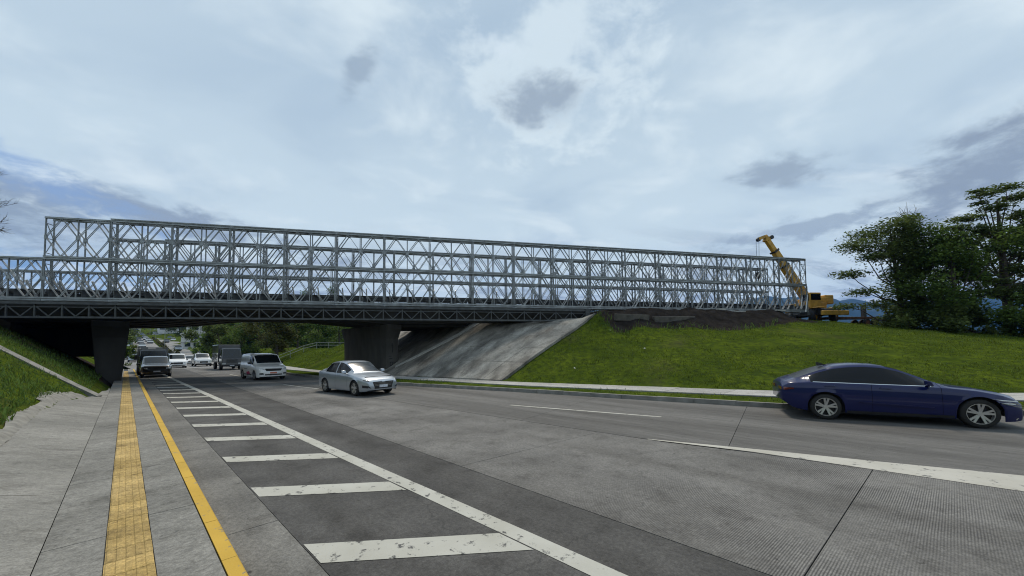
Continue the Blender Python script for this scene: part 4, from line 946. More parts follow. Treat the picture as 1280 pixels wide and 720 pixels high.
def truck(name, label, loc, rot, Wd=2.1, L=6.0, Hc=2.25, Hb=2.9, cabm=PT_dark, boxm=PT_grey, kind='box'):
    T = thing(name, label, 'truck', loc, rot); xf = L/2
    c = MB(); c.hexa([(xf-1.55, -Wd/2+.06, .5), (xf-.0, -Wd/2+.1, .45), (xf, Wd/2-.1, .45), (xf-1.55, Wd/2-.06, .5)], [(xf-1.55, -Wd/2+.06, 1.25), (xf-.02, -Wd/2+.1, 1.2), (xf-.02, Wd/2-.1, 1.2), (xf-1.55, Wd/2-.06, 1.25)])
    c.hexa([(xf-1.55, -Wd/2+.06, 1.25), (xf-.02, -Wd/2+.1, 1.2), (xf-.02, Wd/2-.1, 1.2), (xf-1.55, Wd/2-.06, 1.25)], [(xf-1.55, -Wd/2+.16, Hc), (xf-.38, -Wd/2+.2, Hc), (xf-.38, Wd/2-.2, Hc), (xf-1.55, Wd/2-.16, Hc)])
    o = c.build('cab', cabm, T); bevel(o, .06, 2)
    ws = MB(); y0, y1 = Wd/2-.18, Wd/2-.28; dx = .018
    ws.hexa([(xf-.04, -y0, 1.26), (xf-.04+dx, -y0, 1.26), (xf-.04+dx, y0, 1.26), (xf-.04, y0, 1.26)], [(xf-.36, -y1, Hc-.1), (xf-.36+dx, -y1, Hc-.1), (xf-.36+dx, y1, Hc-.1), (xf-.36, y1, Hc-.1)]); ws.build('windscreen', M_glass, T)
    for sd in (1, -1):
        s_ = MB(); yb, yt = sd*(Wd/2-.075), sd*(Wd/2-.165)
        s_.add([(xf-1.2, yb, 1.3), (xf-.25, yb-sd*.02, 1.28), (xf-.5, yt, Hc-.15), (xf-1.2, yt, Hc-.15)], [(0, 1, 2, 3)]); s_.build('side_window', M_tint, T)
        mr = MB(); mr.box(xf-.25, xf-.15, min(sd*(Wd/2+.02), sd*(Wd/2+.2)), max(sd*(Wd/2+.02), sd*(Wd/2+.2)), 1.35, 1.75); mr.bar((xf-.25, sd*(Wd/2-.1), 1.75), (xf-.2, sd*(Wd/2+.1), 1.7), .03, .03); mr.build('mirror', M_black, T)
        hl = MB(); hl.box(xf-.02, xf+.015, min(sd*.55, sd*.85), max(sd*.55, sd*.85), .62, .78); hl.build('headlight', M_lamp, T)
    gr_ = MB(); 
    for k_ in range(4): gr_.box(xf-.03, xf+.012, -.5, .5, .80+.09*k_, .85+.09*k_)
    gr_.build('grille', M_black, T)
    bu = MB(); bu.box(xf-.06, xf+.06, -Wd/2+.08, Wd/2-.08, .38, .58); bevel(bu.build('bumper', M_black if cabm == PT_dark else PT_white, T), .03, 1)
    pl = MB(); pl.box(xf+.06, xf+.07, -.2, .2, .43, .54); pl.build('number_plate', M_plate, T)
    ch_ = MB(); ch_.box(-xf, xf-.2, -.45, .45, .5, .68); ch_.build('chassis', M_black, T)
    if kind == 'box':
        bx = MB(); bx.box(-xf, xf-1.65, -Wd/2, Wd/2, .8, Hb); bevel(bx.build('cargo_box', boxm, T), .04, 1)
        ribs = MB()
        for x in np.arange(-xf+.3, xf-1.8, .6): ribs.box(x, x+.05, -Wd/2-.02, Wd/2+.02, .85, Hb-.08)
        ribs.build('box_rib', PT_dark, T)
    else:
        bx = MB(); bx.box(-xf, xf-1.65, -Wd/2, Wd/2, .8, .95)
        for sd in (1, -1):
            for k_ in range(3): y = sd*(Wd/2-.03); bx.box(-xf, xf-1.65, y-.02, y+.02, 1.05+.3*k_, 1.22+.3*k_)
        bx.build('cargo_bed', boxm, T)
        fr = MB(); fr.box(xf-1.72, xf-1.66, -Wd/2, Wd/2, .95, Hb); fr.bar((xf-1.6, -Wd/2+.1, Hb+.1), (xf-1.6, Wd/2-.1, Hb+.1), .06, .06)
        for sd in (1, -1): fr.bar((xf-1.6, sd*(Wd/2-.1), .95), (xf-1.6, sd*(Wd/2-.1), Hb+.1), .06, .06)
        fr.build('headboard', boxm, T)
    for x in (xf-.85, -xf+1.2):
        for sd in (1, -1): make_wheel(T, (x, sd*(Wd/2-.16), .42), .42, .26, sd, 0, False, PT_grey)
    return T
l, r_ = on_road(52.5, 8.0); truck('box_truck', 'dark box truck with a grey cargo body facing the camera beyond the bridge', l, r_, 2.0, 5.6, 2.35, 2.75, PT_dark, paint('box_grey', (.04, .043, .046)))
l, r_ = on_road(48.6, 1.75); truck('flatbed_truck', 'dark stake bed truck close behind the dark SUV under the bridge', l, r_, 2.05, 5.6, 2.2, 2.35, PT_dark, PT_dark, 'bed')

# small far-off cars on the hill: each one an object of its own
def far_car_mesh(nm, pm, h=1.45, L_=4.3):
    b = MB(); w = .87
    b.hexa([(-L_/2, -w, .25), (L_/2, -w, .25), (L_/2, w, .25), (-L_/2, w, .25)], [(-L_/2+.05, -w, .85), (L_/2-.1, -w, .8), (L_/2-.1, w, .8), (-L_/2+.05, w, .85)], 0)
    b.hexa([(-1.75, -w+.04, .86), (1.1, -w+.04, .84), (1.1, w-.04, .84), (-1.75, w-.04, .86)], [(-1.2, -w+.2, h-.06), (.35, -w+.2, h-.06), (.35, w-.2, h-.06), (-1.2, w-.2, h-.06)], 1)
    b.hexa([(-1.2, -w+.2, h-.06), (.35, -w+.2, h-.06), (.35, w-.2, h-.06), (-1.2, w-.2, h-.06)], [(-1.15, -w+.24, h), (.3, -w+.24, h), (.3, w-.24, h), (-1.15, w-.24, h)], 0)
    for x in (1.3, -1.3):
        for sd in (1, -1): b.tube([(x, sd*(w-.2), .31), (x, sd*(w+.01), .31)], .31, 10, True, 2)
    return b.mesh(nm, [pm, M_glass, M_tyre])
fcm = {'white': far_car_mesh('distant_car', PT_white), 'dark': far_car_mesh('distant_car', PT_dark), 'grey': far_car_mesh('distant_car', PT_grey), 'silver': far_car_mesh('distant_car', PT_silver), 'red': far_car_mesh('distant_car', PT_red), 'blue': far_car_mesh('distant_car', PT_bl2)}
LN = {.9: 'nearest the left verge', 3.7: 'in the middle', 6.4: 'beside the median', 11.2: 'beside the median', 14.1: 'on the outside'}
def flab(c, ln, s):
    d_ = 'at the foot of' if s < 150 else 'low on' if s < 210 else 'partway up' if s < 290 else 'high on' if s < 390 else 'near the top of'
    t_ = 'tiny %s car %s the hill, %s' % (c, d_, ln); return t_, 'car', 'distant cars: '+t_[5:]
cols = ['white', 'dark', 'grey', 'silver', 'white', 'dark', 'silver', 'red', 'grey', 'blue']; kk = 0
for lane_u in (.9, 3.7, 6.4):
    s = 84+random.uniform(0, 12)
    while s < 520:
        if random.random() < .68:
            c = random.choice(cols); (l, r_) = on_road(s, lane_u+random.uniform(-.3, .3), random.uniform(-.02, .02))
            tag(link('distant_car', fcm[c], None, l, (0, -math.atan(.06), r_)), *flab(c, 'oncoming lane '+LN[lane_u], s))
        s += random.uniform(7, 13)+s*.03
for lane_u in (11.2, 14.1):
    s = 118+random.uniform(0, 25)
    while s < 460:
        if random.random() < .55:
            c = random.choice(cols); u_ = lane_u+min(3, max(0, (s-150)*.008)); (l, r_) = on_road(s, u_)
            tag(link('distant_car', fcm[c], None, (l[0], l[1], l[2]+.02), (0, math.atan(.06), r_+math.pi)), *flab(c, 'departing lane '+LN[lane_u], s))
        s += random.uniform(14, 34)+s*.03

# ------------------------------------------------------------------ crane
cr = thing('mobile_crane', 'yellow mobile crane with its boom raised over the right end of the truss bridge', 'crane', (0, 0, 0), 0)
cx_, cy_ = 30.5, 36.6; cz = Hp(cx_, cy_)-.02; cr.location = (cx_, cy_, cz); cr.rotation_euler = (0, 0, ROTB-.12)   # local x right, y away
def cb(name, boxes, mt, bv=.03):
    b = MB()
    for q in boxes: b.box(*q)
    o = b.build(name, mt, cr)
    if bv: bevel(o, bv, 1)
    return o
cb('chassis', [(-.85, .95, -1.2, 5.2, .7, 1.25)], M_deck); cb('bumper', [(-1.3, 1.45, -1.5, -1.2, .62, 1.05)], M_yel); cb('fender', [(.75, 1.5, -1.1, .75, 1.36, 1.44), (-1.4, -.75, -1.1, .75, 1.36, 1.44)], M_yel)
cb('outrigger', [(-1.75, -1.45, 1.6, 1.9, .1, 1.1), (1.55, 1.85, 1.6, 1.9, .1, 1.1), (-1.8, 1.9, 1.62, 1.88, .75, .95)], M_deck)
for x, sd in ((1.15, 1), (-1.05, -1)):
    for y in (-.2, 3.9):
        w_ = link('wheel', None, cr, (x, y, .66), math.pi/2*0)
        t = MB(); t.lathe_y([(.38, -.26), (.58, -.27), (.66, -.2), (.66, .2), (.58, .27), (.38, .26)], 22); o = t.build('tyre', M_tyre, w_, True); o.rotation_euler = (0, 0, math.pi/2*0); fix(o.data)
        t = MB(); t.lathe_y([(.39, -.24), (.36, -.16), (.12, -.14), (.1, -.2), (.001, -.2)], 18); o = t.build('rim', M_yel, w_)
        w_.rotation_euler = (0, 0, .55)
cb('turntable', [(-.9, .9, .8, 2.6, 1.2, 1.5)], M_steel_dk)
cb('superstructure', [(-.9, 1.25, .5, 3.4, 1.5, 2.1), (.2, 1.6, .6, 2.9, 2.1, 2.6)], M_yel)
cb('counterweight', [(1.3, 2.3, .7, 2.9, 1.95, 2.85)], M_yel, .06)
cb('cab', [(-1.0, .25, .1, 1.3, 1.5, 3.0)], M_yel, .06)
cb('cab_window', [(-.9, .15, .085, .1, 2.25, 2.85), (-1.015, -1.0, .25, 1.15, 2.2, 2.85)], M_tint, 0)
cb('engine_hood', [(.4, 1.5, 2.9, 4.6, 1.2, 1.95)], M_yel)
A = Vector((.5, 1.5, 1.8)); Bq = Vector((-4.55, 1.0, 8.35)); D = (Bq-A)
for nm, f0, f1, w_, h_ in (('boom', -.05, .62, .58, .80), ('boom', .58, .84, .47, .65), ('boom', .80, 1.0, .38, .52)):
    b = MB(); b.bar(A+D*f0, A+D*f1, w_, h_); bevel(b.build(nm, M_yel, cr), .05, 1)
for f in (.62, .84):
    b = MB(); b.bar(A+D*(f-.01), A+D*(f+.012), .58, .80 if f < .7 else .66); b.build('boom_collar', M_black, cr)
dn = D.normalized(); up = Vector((0, 1, 0)).cross(dn); up = up if up.z > 0 else -up
hd = MB(); e = A+D; hd.hexa([e-up*.22-Vector((0,.2,0)), e+up*.26-Vector((0,.2,0)), e+up*.26+Vector((0,.2,0)), e-up*.22+Vector((0,.2,0))], [e+Vector((-.4,-.2,-.05)), e+dn*.6+up*.15-Vector((0,.2,0)), e+dn*.6+up*.15+Vector((0,.2,0)), e+Vector((-.4,.2,-.05))])
hd.bar(e+dn*.5+Vector((0,0,.0)), e+Vector((-1.0, 0, .15)), .26, .30); hd.build('boom_head', M_yel, cr)
sh = MB(); sh.tube([e+Vector((-1.0,-.12,.08)), e+Vector((-1.0,.12,.08))], .19, 14); sh.tube([e+up*.6+Vector((0,-.1,0)), e+up*.6+Vector((0,.1,0))], .2, 12); sh.build('sheave', M_black, cr)
b = MB(); b.bar(A+D*.12-up*.95+Vector((-.2,0,-.2)), A+D*.48-up*.5, .18, .18); b.build('lift_cylinder', M_steel_pale_lit, cr)
hk = e+Vector((-1.15, 0, -3.6)); b = MB()
for dx in (-.1, .1): b.tube([e+Vector((-1.1+dx*1.6, 0, .0)), hk+Vector((dx, 0, .3))], .016, 5)
b.build('hoist_rope', M_black, cr)
b = MB(); b.box(hk.x-.2, hk.x+.2, hk.y-.14, hk.y+.14, hk.z-.25, hk.z+.35); b.tube([hk+Vector((.0, 0, -.25)), hk+Vector((0, 0, -.5)), hk+Vector((.16, 0, -.68)), hk+Vector((.02, 0, -.82)), hk+Vector((-.15, 0, -.7))], .055, 7)
b.build('hook_block', M_black, cr)

# trailer and loose steel beside the crane
tx, ty = 33.6, 37.0; tz = Hp(tx, ty); tl = thing('trailer', 'rusty low trailer with an upright post parked beside the yellow crane', 'trailer', (tx, ty, tz), .05)
M_rust = mat('rusted_steel', (.12, .058, .032), .85, .1, var=.5, scale=4)
b = MB(); b.box(-2.9, 2.6, -.55, .55, .72, .92); b.bar((-2.9, 0, .8), (-4.2, 0, .75), .14, .16); bevel(b.build('bed', M_rust, tl), .02, 1)
b = MB(); b.box(1.05, 1.35, -.5, -.2, .92, 2.1); b.build('post', M_deck, tl)
for x in (1.2, 2.0):
    for sd in (1, -1): make_wheel(tl, (x, sd*.62, .36), .36, .22, sd, 0, False, M_rust)
for i, (dx, dy, L_, a_, lb) in enumerate(((3.9, -.8, 3.2, -.12, 'rusty steel beam lying on the bank right of the trailer'), (1.8, -2.2, 3.4, .02, 'pale flat slab on the ground in front of the trailer'), (5.0, -1.9, 2.2, .03, 'pale flat slab on the ground near the trees'))):
    x, y = tx+dx, ty+dy; b = MB(); b.box(-L_/2, L_/2, -.3, .3, 0, .22)
    o = b.build('steel_beam' if i == 0 else 'concrete_slab', M_rust if i == 0 else M_pale_conc, None, False, (x, y, Hp(x, y)+.14+(.3 if i == 0 else 0)), (0, -.1*(i == 0), a_)); tag(o, lb, 'beam' if i == 0 else 'slab')
b = MB(); b.tube([(0, 0, 0), (0, 0, 5.5)], [.06, .045], 8)
# ------------------------------------------------------------------ trees
def leaves(C, Rr, n, size, flat=.5, droop=.0, aspect=.45, seed=0):
    """n leaf quads spread through ellipsoid clumps (C: centres, Rr: radii) -> verts, faces"""
    g_ = np.random.default_rng(seed); C = np.array(C, float); Rr = np.array(Rr, float); vol = (Rr[:, 0]*Rr[:, 1]*Rr[:, 2])**.72; k = g_.choice(len(C), n, p=vol/vol.sum())
    d = g_.normal(size=(n, 3)); d /= np.linalg.norm(d, axis=1)[:, None]; rr = np.minimum(g_.random(n)**.45*(1+.18*g_.normal(size=n)), 1.3); P = C[k]+d*rr[:, None]*Rr[k]
    a = g_.normal(size=(n, 3)); a[:, 2] *= flat; a[:, 2] -= droop; a /= np.linalg.norm(a, axis=1)[:, None]
    up = g_.normal(size=(n, 3))*.55+np.array([0, 0, 1]); b = np.cross(a, up); b /= np.linalg.norm(b, axis=1)[:, None]+1e-6
    s_ = size*(.6+.8*g_.random(n))[:, None]; a = a*s_; b = b*s_*aspect
    V = np.stack([P-a*.5, P+b*.5-a*.05, P+a*.5, P-b*.5-a*.05], 1).reshape(-1, 3); return V, np.arange(4*n).reshape(-1, 4)
def tree(name, label, cat, loc, h, clumps, nleaf, size, lm, trunk_r=.16, bark=None, group=None, flat=.5, aspect=.45, seed=0, lean=(0, 0), fork=.35, droop=.0, bare=0, limb_r=.4):
    bark = bark or M_bark; T = thing(name, label, cat, loc, 0, group); g_ = random.Random(seed); b = MB()
    top = Vector((lean[0], lean[1], h)); tp = [Vector((0, 0, -.3)), Vector((lean[0]*.1+.05, lean[1]*.1, h*.18)), Vector((lean[0]*.35-.05, lean[1]*.35, h*.45)), Vector((lean[0]*.7, lean[1]*.7, h*.75)), top]
    b.tube(tp, [trunk_r*1.25, trunk_r, trunk_r*.75, trunk_r*.45, trunk_r*.18], 8); b.build('trunk', bark, T, True)
    lb = MB()
    for (c, r_) in clumps:
        c = Vector(c); f = min(.9, max(.12, fork+.45*(c.z/h-.5)+g_.uniform(-.1, .1))); x = f*4; i = min(3, int(x)); st = tp[i].lerp(tp[i+1], x-i)
        m1 = st.lerp(c, .4)+Vector((g_.uniform(-.2, .2), g_.uniform(-.2, .2), -.12*(c-st).length+.1)); m2 = st.lerp(c, .75)+Vector((g_.uniform(-.2, .2), g_.uniform(-.2, .2), .0))
        rr = trunk_r*limb_r*(1-.5*f); lb.tube([st, m1, m2, c], [rr, rr*.75, rr*.45, rr*.15], 6, False)
        for q in range(3):
            e_ = c+Vector((g_.uniform(-1, 1)*r_[0], g_.uniform(-1, 1)*r_[1], g_.uniform(-.5, 1)*r_[2]))*.85; lb.tube([m2.lerp(c, g_.uniform(0, .8)), (m2+e_)/2+Vector((0, 0, .1)), e_], [rr*.28, rr*.2, rr*.06], 4, False)
    for q in range(bare):
        a_ = g_.uniform(-.9, .9); s0_ = tp[3].lerp(top, g_.random()); e_ = s0_+Vector((g_.uniform(-1.2, 1.2), g_.uniform(-.8, .8), g_.uniform(.8, 2.0))); lb.tube([s0_, s0_.lerp(e_, .5)+Vector((g_.uniform(-.2, .2), 0, .05)), e_], [.04, .025, .008], 4, False)
        for z_ in range(3): m_ = s0_.lerp(e_, g_.uniform(.4, .9)); lb.tube([m_, m_+Vector((g_.uniform(-.5, .5), g_.uniform(-.3, .3), g_.uniform(.2, .7)))], [.016, .006], 4, False)
    lb.build('limb', bark, T, True)
    if nleaf:
        V, Fq = leaves([c for c, _ in clumps], [r_ for _, r_ in clumps], nleaf, size, flat, droop, aspect, seed+1)
        link('crown', npmesh('crown', V, Fq, lm), T)
    return T
LM_dark = leafmat('leaf_dark', (.058, .088, .022), (.12, .155, .042)); LM_mid = leafmat('leaf_mid', (.060, .102, .020), (.11, .165, .034)); LM_olive = leafmat('leaf_olive', (.058, .068, .020), (.10, .108, .034)); LM_fresh = leafmat('leaf_fresh', (.055, .11, .018), (.10, .17, .030)); LM_brown = leafmat('leaf_reddish', (.036, .028, .014), (.040, .046, .018))
def rc(n, cx, cy, cz, sx, sy, sz, r0, r1, fl=.6, seed=0):
    g_ = random.Random(seed); out = []
    for i in range(n):
        a, b, c = g_.gauss(0, .5), g_.gauss(0, .5), g_.gauss(0, .5); r_ = g_.uniform(r0, r1); out.append(((cx+a*sx, cy+b*sy, cz+c*sz), (r_, r_*.9, r_*fl)))
    return out
def tr_at(x, y): return (x, y, Hp(x, y))
def scl(cl, a, b): return [((c[0]*a, c[1]*a, c[2]*b), (r_[0]*a, r_[1]*a, r_[2]*b)) for c, r_ in cl]
# right bank: feathery dark tree, reddish thin tree, fresh green one in the middle, tall layered tree, low shrubs
cl = [((-2.4,0,5.3),(1.1,1,.42)), ((-1.3,.3,6.1),(1.2,1,.5)), ((-.2,-.2,6.6),(1.1,1,.5)), ((.8,.2,6.2),(1.0,1,.55)), ((-1.8,-.4,4.5),(.75,.8,.25)), ((-2.6,.2,3.5),(1.0,.8,.28)), ((-.7,.1,4.9),(1.25,1.1,.8)), ((.6,-.1,4.6),(1.1,1,.9)), ((-2.1,0,2.3),(.9,.8,.28)), ((-1.0,.2,1.5),(1.0,.8,.35)), ((.1,0,3.2),(1.0,.9,.9)), ((-.3,-.2,2.1),(.9,.9,.6)), ((-2.9,.3,1.4),(.7,.7,.22)), ((.9,.2,7.1),(.7,.6,.35)), ((1.2,0,3.4),(.9,.9,.8)), ((.9,0,1.8),(.9,.9,.7)), ((.2,.1,5.6),(1.0,.9,.6))]
tree('feathery_tree', 'dark feathery tree leaning left, nearest the crane', 'tree', tr_at(32.6, 31.0), 8.6, scl(cl, 1.5, 1.30), 16000, .25, LM_dark, .2, None, 'trees on the right bank', .35, .40, 11, (-.6, 0), .3, .1)
cl = [((.2,0,6.2),(.8,.7,.6)), ((-.4,.2,5.3),(.9,.8,.7)), ((.5,0,4.6),(.9,.8,.7)), ((-.2,-.2,3.8),(.8,.8,.6)), ((.9,.2,5.6),(.6,.6,.5)), ((.1,.0,7.0),(.5,.5,.3))]
tree('thin_tree', 'thin reddish tree with bare twigs at its top, behind the green tree', 'tree', tr_at(34.6, 32.0), 9.4, scl(cl, 1.3, 1.28), 3600, .27, LM_brown, .13, M_barkp, 'trees on the right bank', .5, .45, 15, (.5, 0), .4, 0, 18)
cl = rc(22, 0, 0, 3.7, 2.2, 1.6, 2.3, .7, 1.15, .75, 3)+[((0, 0, 5.2), (1.2, 1, .6)), ((-1.3, 0, 4.2), (.9, .9, .6)), ((1.2, 0, 4.4), (1, .9, .6)), ((0, -.3, 1.6), (1.6, 1, .9))]
tree('green_tree', 'fresh green bushy tree in the middle of the right hand clump', 'tree', tr_at(34.9, 29.2), 6.6, scl(cl, 1.3, 1.38), 12000, .24, LM_mid, .16, None, 'trees on the right bank', .5, .5, 21, (.2, 0), .3)
cl = [((-3.3,0,8.6),(1.0,.8,.24)), ((-2.2,.3,9.5),(1.3,.9,.28)), ((-.6,-.2,10.2),(1.2,.9,.26)), ((-.9,.2,11.4),(1.0,.8,.2)), ((.5,0,11.9),(1.3,.9,.22)), ((-2.0,-.3,11.5),(.8,.5,.14)), ((-1.4,.2,10.7),(.6,.5,.14)), ((1.6,.3,11.2),(1.3,1,.26)), ((2.8,0,11.6),(1.2,1,.25)), ((1.4,-.2,9.6),(1.6,1.1,.4)), ((3.2,.2,9.9),(1.5,1.1,.4)), ((-1.6,0,8.4),(1.5,1.1,.5)), ((.3,.3,8.2),(1.6,1.2,.55)), ((2.2,0,7.9),(1.6,1.2,.5)), ((-2.6,.2,7.3),(1.3,1,.5)), ((-.6,-.3,6.9),(1.5,1.1,.55)), ((1.4,.2,6.4),(1.6,1.2,.5)), ((3.2,0,6.8),(1.4,1.1,.5)), ((-1.8,.2,5.7),(1.2,1,.45)), ((.6,0,5.2),(1.5,1.1,.45)), ((2.6,.2,5.0),(1.5,1.1,.45)), ((-.8,0,4.2),(1.2,1,.4)), ((1.6,.1,3.8),(1.4,1,.4)), ((3.9,.1,4.0),(1.2,1,.4)), ((4.4,.1,8.6),(1.4,1.1,.4)), ((4.8,0,10.6),(1.2,1,.3)), ((-3.0,.1,6.2),(1.4,1,.6)), ((-2.6,.2,4.8),(1.5,1,.7)), ((.2,-.3,3.2),(1.6,1,.6)), ((-2.2,-.2,3.3),(1.5,1,.6)), ((2.8,-.2,2.9),(1.7,1,.6)), ((.5,-.2,7.5),(1.5,1,.5)), ((2.4,-.3,8.9),(1.5,1,.5)), ((4.5,0,6.0),(1.6,1.1,.7)), ((4.6,0,7.4),(1.5,1.1,.6)), ((-3.7,0,7.6),(1.3,1,.6)), ((-4.0,.1,6.2),(1.4,1,.7)), ((-3.6,.2,4.9),(1.4,1,.7))]
tree('layered_tree', 'tallest tree, dark with flat layered boughs, at the right edge', 'tree', tr_at(39.9, 29.8), 10.8, scl(cl, 1.12, 1.0), 33000, .25, LM_dark, .3, None, 'trees on the right bank', .25, .45, 31, (-.3, 0), .35, .0, 0, .35)
for i, (x, y, w_, h_, n_, mt_, lb) in enumerate(((31.6, 29.6, 2.0, 1.0, 3200, LM_dark, 'low dark shrub at the left end of the thicket under the feathery tree'), (33.9, 27.9, 2.6, 1.5, 6500, LM_dark, 'broad dark shrub below the green tree'), (37.2, 27.0, 2.3, 1.5, 5500, LM_mid, 'mid green shrub at the foot of the tall layered tree'), (39.6, 26.4, 2.2, 1.7, 5500, LM_dark, 'dark shrub at the right edge below the layered tree'), (33.6, 31.2, 2.6, 2.2, 4000, LM_dark, 'taller dark bush filling the gap behind the green tree'), (37.4, 30.2, 3.0, 3.0, 6500, LM_dark, 'large dark bush between the green tree and the layered tree'), (42.2, 28.4, 3.6, 3.2, 8000, LM_dark, 'dark bush at the far right behind the front shrubs'))):
    tree('shrub', lb, 'shrub', tr_at(x, y), h_*1.1, rc(12, 0, 0, h_*.65, w_, 1.2, h_*.9, .6, 1.0, .7, 60+i), n_, .25, mt_, .05, None, 'shrubs under the right hand trees', .5, .5, 70+i)
# bare tree off to the left: twig ends reach into the top left of the frame
bt = thing('bare_tree', 'bare twigs of a tree reaching in at the left edge above the bridge', 'tree', (-30.3, 20.2, Hp(-30.3, 20.2)))
b = MB(); b.tube([(0, 0, -.3), (-.1, 0, 2.5), (.1, .1, 5), (.0, 0, 7.2)], [.18, .14, .10, .05], 8); b.build('trunk', M_bark, bt, True)
b = MB(); g_ = random.Random(5)
def twig(p, d, L_, r_, dep):
    e_ = p+d*L_; mdl = (p+e_)/2+Vector((g_.uniform(-.1, .1), g_.uniform(-.1, .1), g_.uniform(-.05, .1)))*L_; b.tube([p, mdl, e_], [r_, r_*.7, r_*.4], 5, False)
    if dep:
        for q in range(4): twig(p.lerp(e_, g_.uniform(.4, 1)), (d+Vector((g_.uniform(-.6, .7), g_.uniform(-.6, .6), g_.uniform(-.35, .7)))).normalized(), L_*g_.uniform(.45, .7), r_*.5, dep-1)
for z_, dz_ in ((4.4, .15), (5.2, .35), (6.0, .45), (6.8, .6), (5.6, .05)): twig(Vector((0, 0, z_)), Vector((.95, .1, dz_)).normalized(), 1.25, .04, 3)
b.build('limb', M_bark, bt, True)
V, Fq = leaves([(1.15, .1, 6.1), (1.0, .1, 5.7)], [(.22, .3, .3), (.2, .3, .2)], 60, .16, seed=5); link('crown', npmesh('crown', V, Fq, LM_brown), bt)

# trees beyond the underpass
def ups(px, s): k = (px-640)/465; return s*(.72+.694*k)/(.694-.72*k)      # bearing to lateral offset
spec = [(63, ups(346, 63), 7.0, 2.5, LM_olive, 'olive green tree with a visible trunk on the grass beyond the underpass', 6000, .30), (84, ups(372, 84), 7.5, 3.0, LM_mid, 'leafy green tree beside the guardrail, just right of the olive tree', 6000, .34), (92, ups(302, 92), 7.5, 2.8, LM_mid, 'bushy green tree above the white van', 6000, .34), (98, ups(277, 98), 8, 2.6, LM_dark, 'dark tree directly behind the box truck', 6000, .34),
        (94, ups(398, 94), 9, 3.4, LM_fresh, 'fresh green tree behind the guardrail', 6000, .36), (90, ups(424, 90), 8.5, 3.2, LM_mid, 'mid green tree next to the right pier beyond the guardrail', 5500, .36), (116, ups(322, 116), 9.5, 3.4, LM_olive, 'tall olive tree standing behind the roadside trees', 5500, .42), (132, ups(288, 132), 9.5, 3.4, LM_dark, 'dark tree behind and left of the tall olive tree', 5000, .45), (110, ups(438, 110), 10, 4, LM_mid, 'mid green tree half hidden by the right pier', 5000, .45),
        (130, ups(352, 130), 11, 4.2, LM_dark, 'large dark green tree at the back of the roadside group', 5500, .46), (140, ups(402, 140), 12, 4.5, LM_mid, 'large mid green tree at the back, above the guardrail', 5500, .5), (150, ups(266, 150), 9, 3.2, LM_dark, 'dark bushy tree just right of the white building', 4500, .46), (225, ups(258, 225), 9, 3.6, LM_dark, 'dark round tree behind the white building', 4000, .6), (260, ups(224, 260), 8, 4, LM_dark, 'dark tree behind the billboard', 3500, .6),
        (70, ups(150, 70), 3.4, 1.0, LM_mid, 'small roadside tree left of the traffic, just past the left pier', 2600, .24), (82, ups(143, 82), 5, 1.6, LM_dark, 'dark tree left of the hill road just past the bridge', 3000, .32), (120, ups(150, 120), 6, 2.2, LM_mid, 'green tree left of the queue of traffic', 3000, .4), (200, ups(152, 200), 10, 4, LM_dark, 'dark tree left of the hill road far uphill', 3000, .6), (75, ups(84, 75), 6, 2.4, LM_dark, 'dark tree seen left of the left pier, under the bridge', 3500, .34)]
for i, (s, u, h_, w_, lm, lb, n_, sz) in enumerate(spec):
    x, y, _ = W(s, u); h_ *= 1.1; w_ *= 1.3; cl = rc(20, 0, 0, h_*.52, w_*.9, w_*.9, h_*.55, w_*.26, w_*.42, .85, 100+i)
    tree('roadside_tree', lb, 'tree', (x, y, Hp(x, y)), h_*.8, cl, int(n_*1.3), sz, lm, .022*h_, None, 'trees beyond the underpass', .5, .55, 200+i)
# low growth and hillside wood far away: masses nobody could count
def mass(name, label, cat, pts, n, size, lm, seed): 
    V, Fq = leaves([p for p, _ in pts], [q for _, q in pts], n, size, .5, 0, .6, seed); return tag(link(name, npmesh(name, V, Fq, lm)), label, cat, None, 'stuff')
pts = []
for i in range(420):
    s = 118+500*random.random()**1.6; u = random.choice([ups(random.uniform(268, 470), s)]*3+[-9-(40+s*.25)*random.random()**1.4])
    if 150 < s < 190 and 12 < u < 34 and random.random() < .8: continue
    x, y, _ = W(s, u); h_ = random.uniform(3, 8); pts.append(((x, y, Hp(x, y)+h_*.4), (h_*.8, h_*.8, h_*.6)))
for i in range(70):
    s = random.uniform(760, 900); u = random.choice([random.uniform(-160, -12), random.uniform(26, 260)]); x, y, _ = W(s, u); h_ = random.uniform(6, 10); pts.append(((x, y, Hp(x, y)+h_*.4), (h_*1.2, h_*1.2, h_*.7)))
mass('hillside_wood', 'distant wooded hillside seen through the underpass', 'woodland', pts, 80000, 1.3, LM_mid, 9)
pts = []
for s in np.arange(80, 520, 5):
    u = 8.9+min(1.5, max(0, (s-150)*.004)); x, y, _ = W(s, u); h_ = random.uniform(.35, 1.0)*(2.2 if random.random() < .14 else 1); pts.append(((x, y, Hp(x, y)+h_*.5), (.65, .65, h_*.6)))
mass('median_planting', 'planted strip between the two carriageways of the hill road', 'plants', pts, 5000, .5, leafmat('median_leaf', (.07, .075, .025), (.11, .11, .04)), 12)

# guardrail on the grass beyond the underpass
gl = thing('guardrail', 'white tubular guardrail on the grass beyond the underpass', 'guardrail')
gp = []
for i in range(16):
    x, y, _ = W(60+i*.4, 14.6+i*1.9); gp.append(Vector((x, y, Hp(x, y))))
M_rail = mat('grey_rail', (.24, .25, .24), .6, var=.15)
for a in gp: b = MB(); b.tube([a+Vector((0,0,-.2)), a+Vector((0,0,1.0))], .04, 7); b.build('post', M_rail, gl)
for z in (.95, .55): b = MB(); b.tube([a+Vector((0,0,z)) for a in gp], .032, 6); b.build('rail', M_rail, gl)

